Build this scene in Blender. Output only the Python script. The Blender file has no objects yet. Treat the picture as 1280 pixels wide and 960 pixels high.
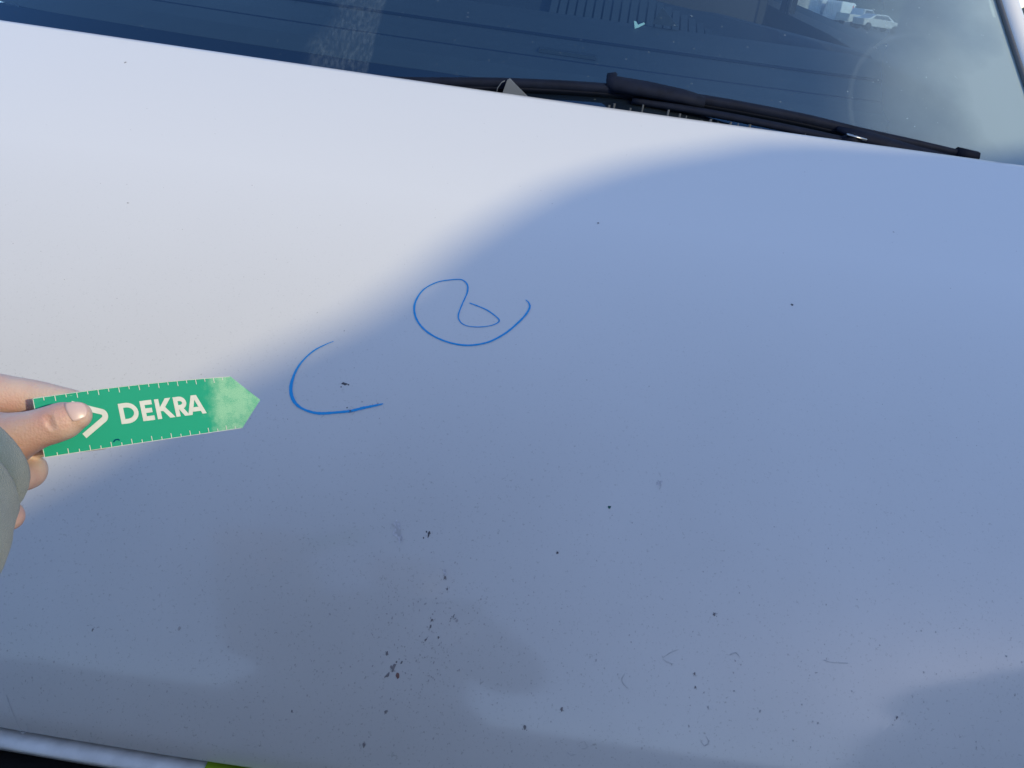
import bpy, bmesh, math, random
from math import sin, cos, tan, radians, pi, sqrt, exp
from mathutils import Vector, Matrix, noise

random.seed(7)
scene = bpy.context.scene
C = scene.collection
CAM_H = 1.32                      # the phone's height above the asphalt
F = 970.0
PIT, ROLL = radians(28.2), radians(8.1)

# ------------------------------------------------------------------ camera
fv = Vector((0, cos(PIT), -sin(PIT)))
uv_ = Vector((0, sin(PIT), cos(PIT)))
xv = Vector((1, 0, 0))
RV = cos(ROLL)*xv + sin(ROLL)*uv_
UV = -sin(ROLL)*xv + cos(ROLL)*uv_
CAM = Vector((0, 0, CAM_H))
cd = bpy.data.cameras.new('camera')
cam = bpy.data.objects.new('camera', cd)
C.objects.link(cam)
m = Matrix.Identity(4)
for i in range(3):
    m[i][0], m[i][1], m[i][2] = RV[i], UV[i], -fv[i]
m.translation = CAM
cam.matrix_world = m
cd.sensor_width = 36
cd.lens = 36*F/1280
cd.clip_start = 0.01
cd.clip_end = 6000
scene.camera = cam

# ------------------------------------------------------------------ light
SUN_AZ, SUN_EL = -46.0, 29.0      # the sun stands behind the photographer's right shoulder
az, el = radians(SUN_AZ), radians(SUN_EL)
to_sun = Vector((-sin(az)*cos(el), -cos(az)*cos(el), sin(el)))
w = bpy.data.worlds.new('World')
scene.world = w
w.use_nodes = True
nt = w.node_tree
nt.nodes.clear()
sky = nt.nodes.new('ShaderNodeTexSky')
sky.sky_type = 'NISHITA'
sky.sun_disc = False
sky.sun_elevation = el
sky.sun_rotation = math.atan2(to_sun.x, to_sun.y)
sky.air_density = 1.0
sky.dust_density = 0.6
sky.ozone_density = 2.0
bg = nt.nodes.new('ShaderNodeBackground')
bg.inputs['Strength'].default_value = 0.15
wo = nt.nodes.new('ShaderNodeOutputWorld')
tint = nt.nodes.new('ShaderNodeVectorMath')      # the phone's slightly violet white balance
tint.operation = 'MULTIPLY'
tint.inputs[1].default_value = (1.0, .985, 1.03)
nt.links.new(sky.outputs[0], tint.inputs[0])
nt.links.new(tint.outputs[0], bg.inputs[0])
nt.links.new(bg.outputs[0], wo.inputs[0])
sd = bpy.data.lights.new('sun', 'SUN')
sd.energy = 2.0
sd.angle = radians(0.6)
sd.color = (0.84, 0.71, 0.43)
sun = bpy.data.objects.new('sun', sd)
C.objects.link(sun)
sun.rotation_euler = to_sun.to_track_quat('Z', 'Y').to_euler()
sun.location = (4, -5, 8)
vs = scene.view_settings
vs.view_transform = 'Standard'
vs.look = 'None'
vs.exposure = 0.76
vs.gamma = 1
vs.use_curve_mapping = False
scene.cycles.use_denoising = True
scene.cycles.max_bounces = 10
scene.cycles.transparent_max_bounces = 16
scene.cycles.caustics_reflective = False
scene.cycles.caustics_refractive = False

# ------------------------------------------------------------------ helpers
def ray(px, py):
    return fv + RV*((px-640)/F) + UV*((480-py)/F)

def at(px, py, d):
    """point at depth d metres in front of the camera"""
    return CAM + ray(px, py)*d

def aty(px, py, y):
    r = ray(px, py)
    return CAM + r*(y/r.y)

def W(x, y, z):
    """camera-relative metres to world"""
    return Vector((x, y, z + CAM_H))

def material(name, col, rough=.5, metal=0, coat=0, spec=.5, bump=0, bscale=200, var=0, vscale=6, sss=0, coat_rough=.03):
    mt = bpy.data.materials.new(name)
    mt.use_nodes = True
    n = mt.node_tree
    b = n.nodes['Principled BSDF']
    b.inputs['Base Color'].default_value = (*col, 1)
    b.inputs['Roughness'].default_value = rough
    b.inputs['Metallic'].default_value = metal
    b.inputs['Specular IOR Level'].default_value = spec
    b.inputs['Coat Weight'].default_value = coat
    b.inputs['Coat Roughness'].default_value = coat_rough
    if sss:
        b.inputs['Subsurface Weight'].default_value = sss
        b.inputs['Subsurface Radius'].default_value = (.010, .004, .002)
        b.inputs['Subsurface Scale'].default_value = .6
    tc = n.nodes.new('ShaderNodeTexCoord')
    if var:
        no = n.nodes.new('ShaderNodeTexNoise')
        no.inputs['Scale'].default_value = vscale
        no.inputs['Detail'].default_value = 6
        n.links.new(tc.outputs['Object'], no.inputs['Vector'])
        mr = n.nodes.new('ShaderNodeMapRange')
        mr.inputs[1].default_value = .3
        mr.inputs[2].default_value = .7
        mr.inputs[3].default_value = 1-var
        mr.inputs[4].default_value = 1+var
        n.links.new(no.outputs[0], mr.inputs[0])
        mx = n.nodes.new('ShaderNodeVectorMath')
        mx.operation = 'SCALE'
        mx.inputs[0].default_value = col
        n.links.new(mr.outputs[0], mx.inputs['Scale'])
        n.links.new(mx.outputs[0], b.inputs['Base Color'])
    if bump:
        nb = n.nodes.new('ShaderNodeTexNoise')
        nb.inputs['Scale'].default_value = bscale
        nb.inputs['Detail'].default_value = 4
        n.links.new(tc.outputs['Object'], nb.inputs['Vector'])
        bu = n.nodes.new('ShaderNodeBump')
        bu.inputs['Strength'].default_value = bump
        bu.inputs['Distance'].default_value = .002
        n.links.new(nb.outputs[0], bu.inputs['Height'])
        n.links.new(bu.outputs[0], b.inputs['Normal'])
    return mt

def put(o, parent=None, label=None, kind=None):
    C.objects.link(o)
    if parent is not None:
        o.parent = parent
        r = parent
        mw = Matrix.Identity(4)
        while r is not None:
            mw = Matrix.Translation(r.location) @ mw
            r = r.parent
        # every mesh is written in world metres; only root empties carry a location
        o.matrix_parent_inverse = mw.inverted() if parent.type == 'EMPTY' else Matrix.Identity(4)
    if label:
        o['label'] = label
    if kind:
        o['kind'] = kind
    return o

def mesh(name, verts, faces, mt, parent=None, smooth=False, label=None, kind=None):
    me = bpy.data.meshes.new(name)
    me.from_pydata([tuple(v) for v in verts], [], faces)
    me.update()
    if smooth:
        me.polygons.foreach_set('use_smooth', [True]*len(me.polygons))
    if mt:
        me.materials.append(mt)
    return put(bpy.data.objects.new(name, me), parent, label, kind)

class MB:
    def __init__(s):
        s.v, s.f = [], []
    def add(s, v, f):
        k = len(s.v)
        s.v += [Vector(p) for p in v]
        s.f += [tuple(i+k for i in q) for q in f]
        return s
    def box(s, lo, hi):
        (a, b, c), (d, e, g) = lo, hi
        return s.add([(a,b,c),(d,b,c),(d,e,c),(a,e,c),(a,b,g),(d,b,g),(d,e,g),(a,e,g)],
                     [(0,3,2,1),(4,5,6,7),(0,1,5,4),(1,2,6,5),(2,3,7,6),(3,0,4,7)])
    def tube(s, pts, rad, n=12, squash=None):
        """tube along pts; rad per point, or (side, up) pairs with squash = up vector"""
        pts = [Vector(p) for p in pts]
        if not hasattr(rad, '__len__'):
            rad = [rad]*len(pts)
        v, f = [], []
        prev = None
        for i, p in enumerate(pts):
            t = (pts[min(i+1, len(pts)-1)] - pts[max(i-1, 0)]).normalized()
            if squash is not None:
                a = Vector(squash)
            elif prev is None:
                a = Vector((0, 0, 1)) if abs(t.z) < .9 else Vector((1, 0, 0))
            else:
                a = prev
            a = (a - t*a.dot(t)).normalized()
            prev = a
            b = t.cross(a)
            r = rad[i]
            ra, rb = (r[1], r[0]) if hasattr(r, '__len__') else (r, r)
            for k in range(n):
                an = 2*pi*k/n
                v.append(p + a*ra*cos(an) + b*rb*sin(an))
        for i in range(len(pts)-1):
            for k in range(n):
                k2 = (k+1) % n
                f.append((i*n+k, i*n+k2, (i+1)*n+k2, (i+1)*n+k))
        f.append(tuple(range(n))[::-1])
        f.append(tuple(range((len(pts)-1)*n, len(pts)*n)))
        return s.add(v, f)
    def build(s, name, mt, parent=None, smooth=False, label=None, kind=None, bevel=0):
        o = mesh(name, s.v, s.f, mt, parent, smooth, label, kind)
        if bevel:
            bm = bmesh.new()
            bm.from_mesh(o.data)
            es = [e for e in bm.edges if len(e.link_faces) == 2 and e.calc_face_angle(0) > .5]
            bmesh.ops.bevel(bm, geom=es, offset=bevel, segments=2, affect='EDGES')
            bm.to_mesh(o.data)
            bm.free()
        return o

def root(name, loc, label, cat, group=None):
    o = bpy.data.objects.new(name, None)
    o.location = loc
    o.empty_display_size = .1
    C.objects.link(o)
    o['label'] = label
    o['category'] = cat
    if group:
        o['group'] = group
    return o

def smooth_pts(pts, k=6):
    """Catmull-Rom through pts (tuples of any length)"""
    out = []
    P = [pts[0]] + list(pts) + [pts[-1]]
    for i in range(1, len(P)-2):
        for j in range(k):
            t = j/k
            out.append(tuple(.5*((2*b)+(-a+c)*t+(2*a-5*b+4*c-d)*t*t+(-a+3*b-3*c+d)*t**3)
                             for a, b, c, d in zip(P[i-1], P[i], P[i+1], P[i+2])))
    out.append(tuple(pts[-1]))
    return out

# ------------------------------------------------------------------ materials
def paint_material():
    mt = material('white_van_paint', (.74, .745, .76), .42, 0, .85, .5, coat_rough=.035)
    n = mt.node_tree
    b = n.nodes['Principled BSDF']
    tc = n.nodes['Texture Coordinate']
    L = n.links.new
    def noise_n(scale, detail, rough=.6):
        x = n.nodes.new('ShaderNodeTexNoise')
        x.inputs['Scale'].default_value = scale
        x.inputs['Detail'].default_value = detail
        x.inputs['Roughness'].default_value = rough
        L(tc.outputs['Object'], x.inputs['Vector'])
        return x.outputs[0]
    def rng(src, a, c, lo, hi):
        r = n.nodes.new('ShaderNodeMapRange')
        for i, q in enumerate((a, c, lo, hi)):
            r.inputs[i+1].default_value = q
        L(src, r.inputs[0])
        return r.outputs[0]
    def math_(op, a, c):
        q = n.nodes.new('ShaderNodeMath')
        q.operation = op
        for i, s in enumerate((a, c)):
            if isinstance(s, (int, float)):
                q.inputs[i].default_value = s
            else:
                L(s, q.inputs[i])
        return q.outputs[0]
    sep = n.nodes.new('ShaderNodeSeparateXYZ')
    L(tc.outputs['Object'], sep.inputs[0])
    # road film with shade painted in towards the nose; uneven patches, fine grit
    film = rng(sep.outputs['Y'], .82, .39, 0.005, .66)  # road film and painted shade together
    patch = rng(noise_n(3.2, 7), .3, .75, .68, 1.0)
    grit = rng(noise_n(420, 3, .7), .60, .74, 0, .8)
    dots = rng(noise_n(95, 5, .75), .66, .78, 0, .7)
    f1 = math_('MULTIPLY', film, patch)
    f2 = math_('MULTIPLY', math_('ADD', grit, dots), math_('ADD', f1, .05))
    tot = math_('MINIMUM', math_('ADD', f1, f2), .9)
    mx = n.nodes.new('ShaderNodeMix')
    mx.data_type = 'RGBA'
    mx.inputs['A'].default_value = (.74, .742, .745, 1)
    mx.inputs['B'].default_value = (.29, .285, .275, 1)
    b.inputs['Coat IOR'].default_value = 1.5
    L(tot, mx.inputs['Factor'])
    L(mx.outputs['Result'], b.inputs['Base Color'])
    L(rng(tot, 0, .5, .03, .10), b.inputs['Coat Roughness'])
    bu = n.nodes.new('ShaderNodeBump')
    bu.inputs['Strength'].default_value = .05
    bu.inputs['Distance'].default_value = .0006
    L(noise_n(260, 2), bu.inputs['Height'])
    L(bu.outputs[0], b.inputs['Coat Normal'])
    return mt

M = {}
M['paint'] = paint_material()
M['paint_clean'] = material('white_body_paint', (.74, .745, .76), .4, coat=.8)
M['black_plastic'] = material('black_textured_plastic', (.018, .018, .02), .55, bump=.3, bscale=600)
M['rubber'] = material('black_rubber', (.006, .009, .020), .7, spec=.12)
M['wiper'] = material('wiper_black', (.007, .011, .026), .7, spec=.12, var=.2, vscale=60, bump=.2)  # blue cast in the black stands in for veiling lens flare
M['seal'] = material('weathered_grey_seal', (.10, .11, .13), .6)
M['metal'] = material('bare_metal', (.55, .55, .55), .35, 1)
M['trim'] = material('dusty_grey_trim', (.72, .72, .72), .5, var=.18, vscale=40, bump=.1)
M['dash'] = material('grained_dashboard', (.034, .037, .042), .62, bump=.5, bscale=900, var=.08, vscale=30)
M['dash_dark'] = material('dark_dashboard', (.018, .02, .024), .6, bump=.3, bscale=900)
M['seat'] = material('grey_seat_fabric', (.045, .047, .052), .9, bump=.6, bscale=500)
M['lining'] = material('grey_pillar_lining', (.30, .31, .32), .8, bump=.2, bscale=500)
M['asphalt'] = material('asphalt', (.055, .055, .057), .9, bump=.8, bscale=60, var=.25, vscale=3)
M['cowl'] = material('cowl_plastic', (.02, .021, .024), .6, bump=.3, bscale=400, var=.3, vscale=40)

# ------------------------------------------------------------------ ground, hill
g = 1500
gr = MB()
gr.add([(-g, -g, 0), (g, -g, 0), (g, g, 0), (-g, g, 0)], [(0, 1, 2, 3)])
gr.build('ground', M['asphalt'], kind='structure')
M['hill'] = material('wooded_hill', (.05, .065, .06), 1, var=.5, vscale=.05)
hv, hf = [], []
nx, ny = 90, 14
for j in range(ny):
    for i in range(nx):
        x = -300 + i*14
        y = 430 + j*22
        env = sin(pi*min(1, j/(ny-1)))**.8
        k = x/y
        hgt = (27 - 19*max(0, min(1, (k-.40)/.07)) + 16*max(0, min(1, (k-.475)/.05)) + 5*noise.noise(Vector((x*.01, y*.01, 3))) + 3*noise.noise(Vector((x*.06, y*.06, 1))))*env
        if 0 < j < ny-1:
            hgt += 1.5*noise.noise(Vector((x*.3, y*.3, 9)))
        hv.append((x, y, max(hgt, -.5)-.3))
for j in range(ny-1):
    for i in range(nx-1):
        a = j*nx+i
        hf.append((a, a+1, a+nx+1, a+nx))
mesh('hill', hv, hf, M['hill'], kind='structure', smooth=True)

# ------------------------------------------------------------------ the van
van = root('van', (0, 2.6, 0), 'white van with a grimy bonnet and a dark dusty windscreen, filling the picture', 'van')
XC = -.12                          # centre line of the van
BP = ((1.05, -.146), (.76, -.236), (.455, -.350), (.37, -.565))
def bez(t):
    s = 1-t
    k = (s**3, 3*t*s*s, 3*t*t*s, t**3)
    return (sum(a*p[0] for a, p in zip(k, BP)), sum(a*p[1] for a, p in zip(k, BP)))
TAB = [bez(-.08 + i*1.2/600) for i in range(601)]       # y falls, z falls
def prof(y):
    lo, hi = 0, 600
    while hi-lo > 1:
        md = (lo+hi)//2
        if TAB[md][0] > y: lo = md
        else: hi = md
    (ya, za), (yb, zb) = TAB[lo], TAB[hi]
    return za + (zb-za)*(y-ya)/(yb-ya)
def hz(x, y):
    """height of the bonnet skin, camera-relative"""
    u = max(0, min(1, (1.05-y)/.68))
    return prof(y) - .035*(.10+.90*u)*(abs(x-XC)/.865)**3.2
def yfront(x): return .372 + .012*(abs(x-XC)/.6)**2
def yrear(x): return 1.05 + .012*(abs(x-XC)/.86)**2
def hn(x, y):
    e = .002
    return Vector((-(hz(x+e, y)-hz(x-e, y))/(2*e), -(hz(x, y+e)-hz(x, y-e))/(2*e), 1)).normalized()
def on_hood(x, y, off=.0004):
    return W(x, y, hz(x, y)) + hn(x, y)*off
def hood_hit(px, py):
    r = ray(px, py)
    lo, hi = .3, 1.6
    t = lo
    while t < hi:
        p = r*t
        if p.y > .34 and p.z < hz(p.x, p.y): break
        t += .01
    a, b = t-.01, t
    for _ in range(20):
        c = (a+b)/2
        p = r*c
        if p.z < hz(p.x, p.y): b = c
        else: a = c
    p = r*b
    return p.x, p.y

NXH, NYH = 140, 110
hw = .865
v, f = [], []
for j in range(NYH+1):
    for i in range(NXH+1):
        x = XC - hw + 2*hw*i/NXH
        y = yrear(x) + (yfront(x)-yrear(x))*j/NYH
        v.append(W(x, y, hz(x, y)))
for j in range(NYH):
    for i in range(NXH):
        a = j*(NXH+1)+i
        f.append((a, a+NXH+1, a+NXH+2, a+1))
# rolled hem all round
loop = [i for i in range(NXH+1)] + [j*(NXH+1)+NXH for j in range(1, NYH+1)] + \
       [NYH*(NXH+1)+i for i in range(NXH-1, -1, -1)] + [j*(NXH+1) for j in range(NYH-1, 0, -1)]
ctr = W(0, .7, -.3)
prev = loop
for st, (out, dn) in enumerate(((.0015, .0012), (.0022, .0035), (.0015, .012), (-.004, .016))):
    new = []
    for q in loop:
        p = v[q]
        x, y = p.x, p.y
        nn = hn(x, y)
        d = Vector((0, 0, 0))
        if abs(abs(x-XC)-hw) < 1e-6: d.x = 1 if x > XC else -1
        if abs(y-yrear(x)) < 1e-6: d.y += 1
        if abs(y-yfront(x)) < 1e-6: d.y -= 1; d.z -= 1
        d = (d - nn*d.dot(nn)).normalized()
        new.append(len(v))
        v.append(p + d*out - nn*dn)
    for k in range(len(loop)):
        k2 = (k+1) % len(loop)
        f.append((prev[k], prev[k2], new[k2], new[k]))
    prev = new
hood = mesh('bonnet', v, f, M['paint'], van, True, label='white bonnet with blue marker rings, specks and road grime')

# marker strokes drawn on the paint
M['marker'] = material('blue_marker_ink', (.010, .31, .70), .5)
def ribbon(pts, widths, off=.0005):
    P = [on_hood(x, y, off) for x, y in pts]
    vv, ff = [], []
    for i, p in enumerate(P):
        t = (P[min(i+1, len(P)-1)]-P[max(i-1, 0)]).normalized()
        nn = hn(*pts[i])
        s = t.cross(nn).normalized()*widths[i]*.5
        vv += [p-s, p+nn*.0001, p+s]
    for i in range(len(P)-1):
        a = 3*i
        ff += [(a, a+3, a+4, a+1), (a+1, a+4, a+5, a+2)]
    return vv, ff
def stroke(pix, wmm, label):
    q = smooth_pts([(*hood_hit(a, b), wd) for a, b, wd in pix], 8)
    vv, ff = ribbon([(a, b) for a, b, c in q], [c*.00080*wmm*random.uniform(.85, 1.1) for a, b, c in q])
    mesh('marker_line', vv, ff, M['marker'], hood, label=label)
stroke([(657,375,.5),(661,379,1),(662,385,1.1),(656,395,1.2),(644,407,1.2),(630,418,1.2),(610,428,1.1),(585,432,1.2),(560,428,1.1),
        (538,418,1.1),(524,405,1.2),(518,390,1.1),(520,376,1),(530,362,.9),(547,353,.8),(565,350,.8),(577,350,.9),(584,356,1),(584,366,.9),
        (578,380,.8),(573,394,.8),(575,402,.7),(582,407,.6),(595,409,.6),(610,408,.6),(620,405,.7),(624,401,.8),(620,396,.8),(607,387,.9),(587,379,.7)],
       2.1, 'looped blue marker ring nearer the windscreen')
stroke([(417,427,.4),(407,431,.6),(392,439,.8),(378,452,.9),(369,466,1.1),(364,482,1.5),(365,496,1.6),(372,507,1.3),(385,514,1.2),(400,517,1.4),
        (418,516,1.3),(438,514,1.4),(455,510,1.4),(470,507,1.1),(479,505,.6)],
       2.3, 'blue marker C-shaped line around a chip, beside the pointer ruler')

# dead insects, chips and grit on the paint
M['splat'] = material('dark_insect_residue', (.19, .18, .19), .8)
M['grit'] = material('grit_specks', (.36, .35, .36), .9)
M['splat_red'] = material('reddish_insect_residue', (.17, .09, .08), .7)
M['chip'] = material('dark_stone_chip', (.07, .068, .08), .7)
M['smear'] = material('dusty_smear', (.46, .46, .47), .8)
M['smudge'] = material('grey_smudge_film', (.50, .50, .53), .8, var=.25, vscale=400)
M['green_fleck'] = material('green_fleck', (.01, .10, .08), .6)
def blob(mb, x, y, r, squash=1, ang=0, h=.0008, n=9, jag=.35):
    c = on_hood(x, y, h)
    vv = [c]
    for k in range(n):
        a = 2*pi*k/n
        rr = r*random.uniform(1-jag, 1+jag)
        dx, dy = rr*cos(a), rr*sin(a)*squash
        xx, yy = x+dx*cos(ang)-dy*sin(ang), y+dx*sin(ang)+dy*cos(ang)
        vv.append(on_hood(xx, yy, .00025))
    mb.add(vv, [(0, k+1, (k+1) % n+1) for k in range(n)])
big = [(431,480,.0035,.45,0),(438,514,.0032,.5,.3),(748,279,.0016,.5,0),(990,381,.0016,1,1),(536,668,.0028,.42,1.5),(697,691,.0011,1,0),
       (492,834,.0040,.55,1.1),(556,722,.0016,1,0),(559,736,.0014,1,0),(485,843,.0025,.6,.7),(538,783,.0020,.5,1.2),(540,775,.0015,.9,0),
       (567,770,.0022,.3,1.2),(482,890,.0018,.8,0),(702,886,.0018,1,0),(656,909,.0018,1,0),(365,889,.0012,1,0),(116,787,.0015,.7,1),
       (160,254,.0014,.6,0),(157,78,.0035,.12,.3),(893,768,.0022,.6,.5),(868,842,.0014,.7,.5),(1121,897,.0022,.45,1.2),(869,859,.0013,1,0),
       (548,797,.0011,1,0),(532,800,.0018,.5,.8),(484,817,.0018,1,0),(502,828,.0013,1,0),(455,931,.0018,1,0)]
for bi, (px, py, r, sq, a) in enumerate(big):
    dark = bi < 6
    if dark: r *= 1.35
    mb = MB()
    x, y = hood_hit(px, py)
    r *= .55
    blob(mb, x, y, r, sq, a)
    for _ in range(3):
        blob(mb, x+random.uniform(-1, 1)*r*1.8, y+random.uniform(-1, 1)*r*1.4, r*.28, 1, 0, .0004, 6)
    mb.build('stone_chip' if dark else 'insect_splat', M['chip'] if dark else M['splat'], hood, True)
mb = MB(); x, y = hood_hit(497, 844); blob(mb, x, y, .0018, .7); mb.build('insect_splat', M['splat_red'], hood, True, label='reddish insect splat')
mb = MB(); x, y = hood_hit(762, 634); blob(mb, x, y, .0012, .9); mb.build('paint_fleck', M['green_fleck'], hood, True, label='tiny dark green fleck')
for px, py, r in ((496, 662, .0042), (495, 655, .0022), (500, 672, .003), (824, 604, .0024), (556, 716, .002)):
    mb = MB(); x, y = hood_hit(px, py); blob(mb, x, y, r, .7, random.uniform(0, 3), .0003, 16, .5); mb.build('grey_smudge', M['smudge'], hood, True)
# scattered grit: nobody could count it
mb = MB()
for k in range(900):
    if k < 260:
        px, py = random.gauss(525, 55), random.gauss(800, 62)
        r = random.uniform(.0002, .00062)
    elif k < 480:
        px, py = random.uniform(0, 1280), random.uniform(100, 560)
        r = random.uniform(.0002, .00055)
    else:
        px, py = random.uniform(0, 1280), 560+380*sqrt(random.random())
        r = random.uniform(.0002, .0006)
    if random.random() < .04: r *= 1.9
    x, y = hood_hit(px, py)
    if not (yfront(x)+.01 < y < yrear(x)-.01 and abs(x) < .72): continue
    blob(mb, x, y, r, random.uniform(.4, 1), random.uniform(0, 3), .0004, 6)
mb.build('grit', M['grit'], hood, kind='stuff')
# dried drip rings and smears, mostly near the nose
def smear(pix, wd):
    q = smooth_pts([hood_hit(a, b) for a, b in pix], 6)
    vv, ff = ribbon([(a, b) for a, b in q], [.7*wd*random.uniform(.1, 1.3) for _ in q], .00035)
    return vv, ff
mb = MB()
for pix, wd in (([(8,868),(14,885),(20,900),(26,911),(31,914)], .0009), ([(34,905),(35,912),(38,916)], .0012), ([(24,913),(30,916),(35,912)], .0015),
                ([(781,842),(777,850),(782,858),(785,860)], .0012), ([(829,822),(838,816),(848,812)], .0007), ([(829,824),(835,828),(842,830)], .0007),
                ([(709,940),(713,944),(719,943)], .0014), ([(730,926),(734,934),(727,936)], .001), ([(876,925),(880,932),(886,928),(882,920)], .001),
                ([(490,655),(496,660),(500,668)], .003), ([(822,600),(826,606),(824,612)], .0012), ([(823,590),(826,596)], .001),
                ([(912,819),(920,816),(925,823)], .001), ([(1030,825),(1040,828),(1060,829)], .0008), ([(475,572),(480,566)], .0005),
                ([(434,510),(440,518),(444,512),(438,508)], .0009)):
    mb.add(*smear(pix, wd))
mb.build('dried_smear', M['smear'], hood, kind='stuff')

# ---- body below and beside the bonnet
def gap(x): return .006
# trim ledge under the nose of the bonnet, grille below it
def ledge(dy0, dz0, dy1, dz1, x0, x1, name, mt, n=40, thick=.012, label=None, kind=None):
    vv, ff = [], []
    for i in range(n+1):
        x = x0+(x1-x0)*i/n
        yf = yfront(x)
        zf = hz(x, yf)
        a, b = W(x, yf+dy0, zf+dz0), W(x, yf+dy1, zf+dz1)
        k = Vector((0, .35, -1)).normalized()*thick
        vv += [a, a.lerp(b, .5)+Vector((0, 0, .0008)), b, b+k, a+k]
    for i in range(n):
        a = 5*i
        for q in range(5):
            q2 = (q+1) % 5
            ff.append((a+q, a+q2, a+5+q2, a+5+q))
    ff += [(0, 4, 3, 2, 1), tuple(5*n+q for q in range(5))]
    return mesh(name, vv, ff, mt, van, True, label=label)
ledge(.008, -.0105, -.008, -.0115, -.98, .74, 'front_trim', M['trim'], label='dusty pale grey trim strip below the bonnet edge')
ledge(.010, -.040, -.075, -.085, -.99, .75, 'grille_surround', M['black_plastic'], thick=.02)
# yellow-green film sheet stuck over the trim
M['hivis'] = material('yellow_green_film', (.42, .62, .03), .45)
ledge(.005, -.0085, -.014, -.0095, -.192, .16, 'warning_sticker', M['hivis'], n=14, thick=.0018, label='yellow-green strip wrapped over the front trim')
gm = MB()
for k in range(7):
    zz = -.68-.035*k
    q = [W(x, .27+.055*(abs(x)/.6)**2, zz) for x in [XC-.8+1.6*i/16 for i in range(17)]]
    gm = MB(); gm.tube(q, .007, 6); gm.build('grille_bar', M['black_plastic'], van, True)
bm_ = MB()
for (za, zb, ya, yb) in ((-.95, -1.12, .16, .14),):
    q = [W(x, .20+.11*(abs(x-XC)/.9)**3, -1.0) for x in [XC-1.0+2.0*i/20 for i in range(21)]]
    bm_.tube(q, [(.09, .15)]*21, 14, (0, 0, 1))
bm_.build('bumper', M['paint_clean'], van, True)
bk = MB(); bk.box(W(XC-.84, .36, -1.1), W(XC+.84, .40, -.64)); bk.build('grille_backing', M['black_plastic'], van)
# wings beside the bonnet, door skins, roof
for s in (-1, 1):
    vv, ff = [], []
    ys = [.385+.0346*i for i in range(26)]
    for i, y in enumerate(ys):
        yy = max(yfront(.75)+.01, min(y, 1.25))
        z0 = hz(XC+.865, min(yy, 1.04))
        sec = [(.871, z0-.004), (.92, z0-.012), (.97, z0-.045), (1.01, z0-.11), (1.035, min(z0-.2, -.45)), (1.04, -.62)]
        vv += [W(XC+s*a, yy, zz) for a, zz in sec]
    for i in range(len(ys)-1):
        for k in range(5):
            a = 6*i+k
            ff.append((a, a+1, a+7, a+6) if s > 0 else (a, a+6, a+7, a+1))
    mesh('front_wing', vv, ff, M['paint_clean'], van, True)
    def sbox(a0, y0_, z0_, a1, y1_, z1_):
        xs = sorted((XC+s*a0, XC+s*a1))
        d_ = MB(); d_.box(W(xs[0], y0_, z0_), W(xs[1], y1_, z1_)); return d_
    sbox(.955, 1.255, -1.05, 1.035, 3.36, -.19).build('door_panel', M['paint_clean'], van, bevel=.02)
    sbox(.97, 3.42, -1.05, 1.06, 5.2, .66).build('side_panel', M['paint_clean'], van, bevel=.02)
    wm = MB(); q0 = W(XC+s*.91, .95, -1.0)
    wm.tube([q0-Vector((s*.11, 0, 0)), q0-Vector((s*.09, 0, 0)), q0+Vector((s*.09, 0, 0)), q0+Vector((s*.11, 0, 0))], [.27, .32, .32, .27], 32, (0, 0, 1))
    wm.build('wheel', M['rubber'], van, True)
rf = MB(); rf.box(W(XC-.82, 2.28, .70), W(XC+.82, 5.2, .78)); rf.build('roof', M['paint_clean'], van, bevel=.03)
bh = MB(); bh.box(W(XC-.95, 3.5, -1.0), W(XC+.95, 3.55, .69)); bh.build('bulkhead', M['dash_dark'], van)
fl = MB(); fl.box(W(XC-.93, 1.3, -1.03), W(XC+.93, 3.5, -.98)); fl.build('cab_floor', M['dash_dark'], van)

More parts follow.
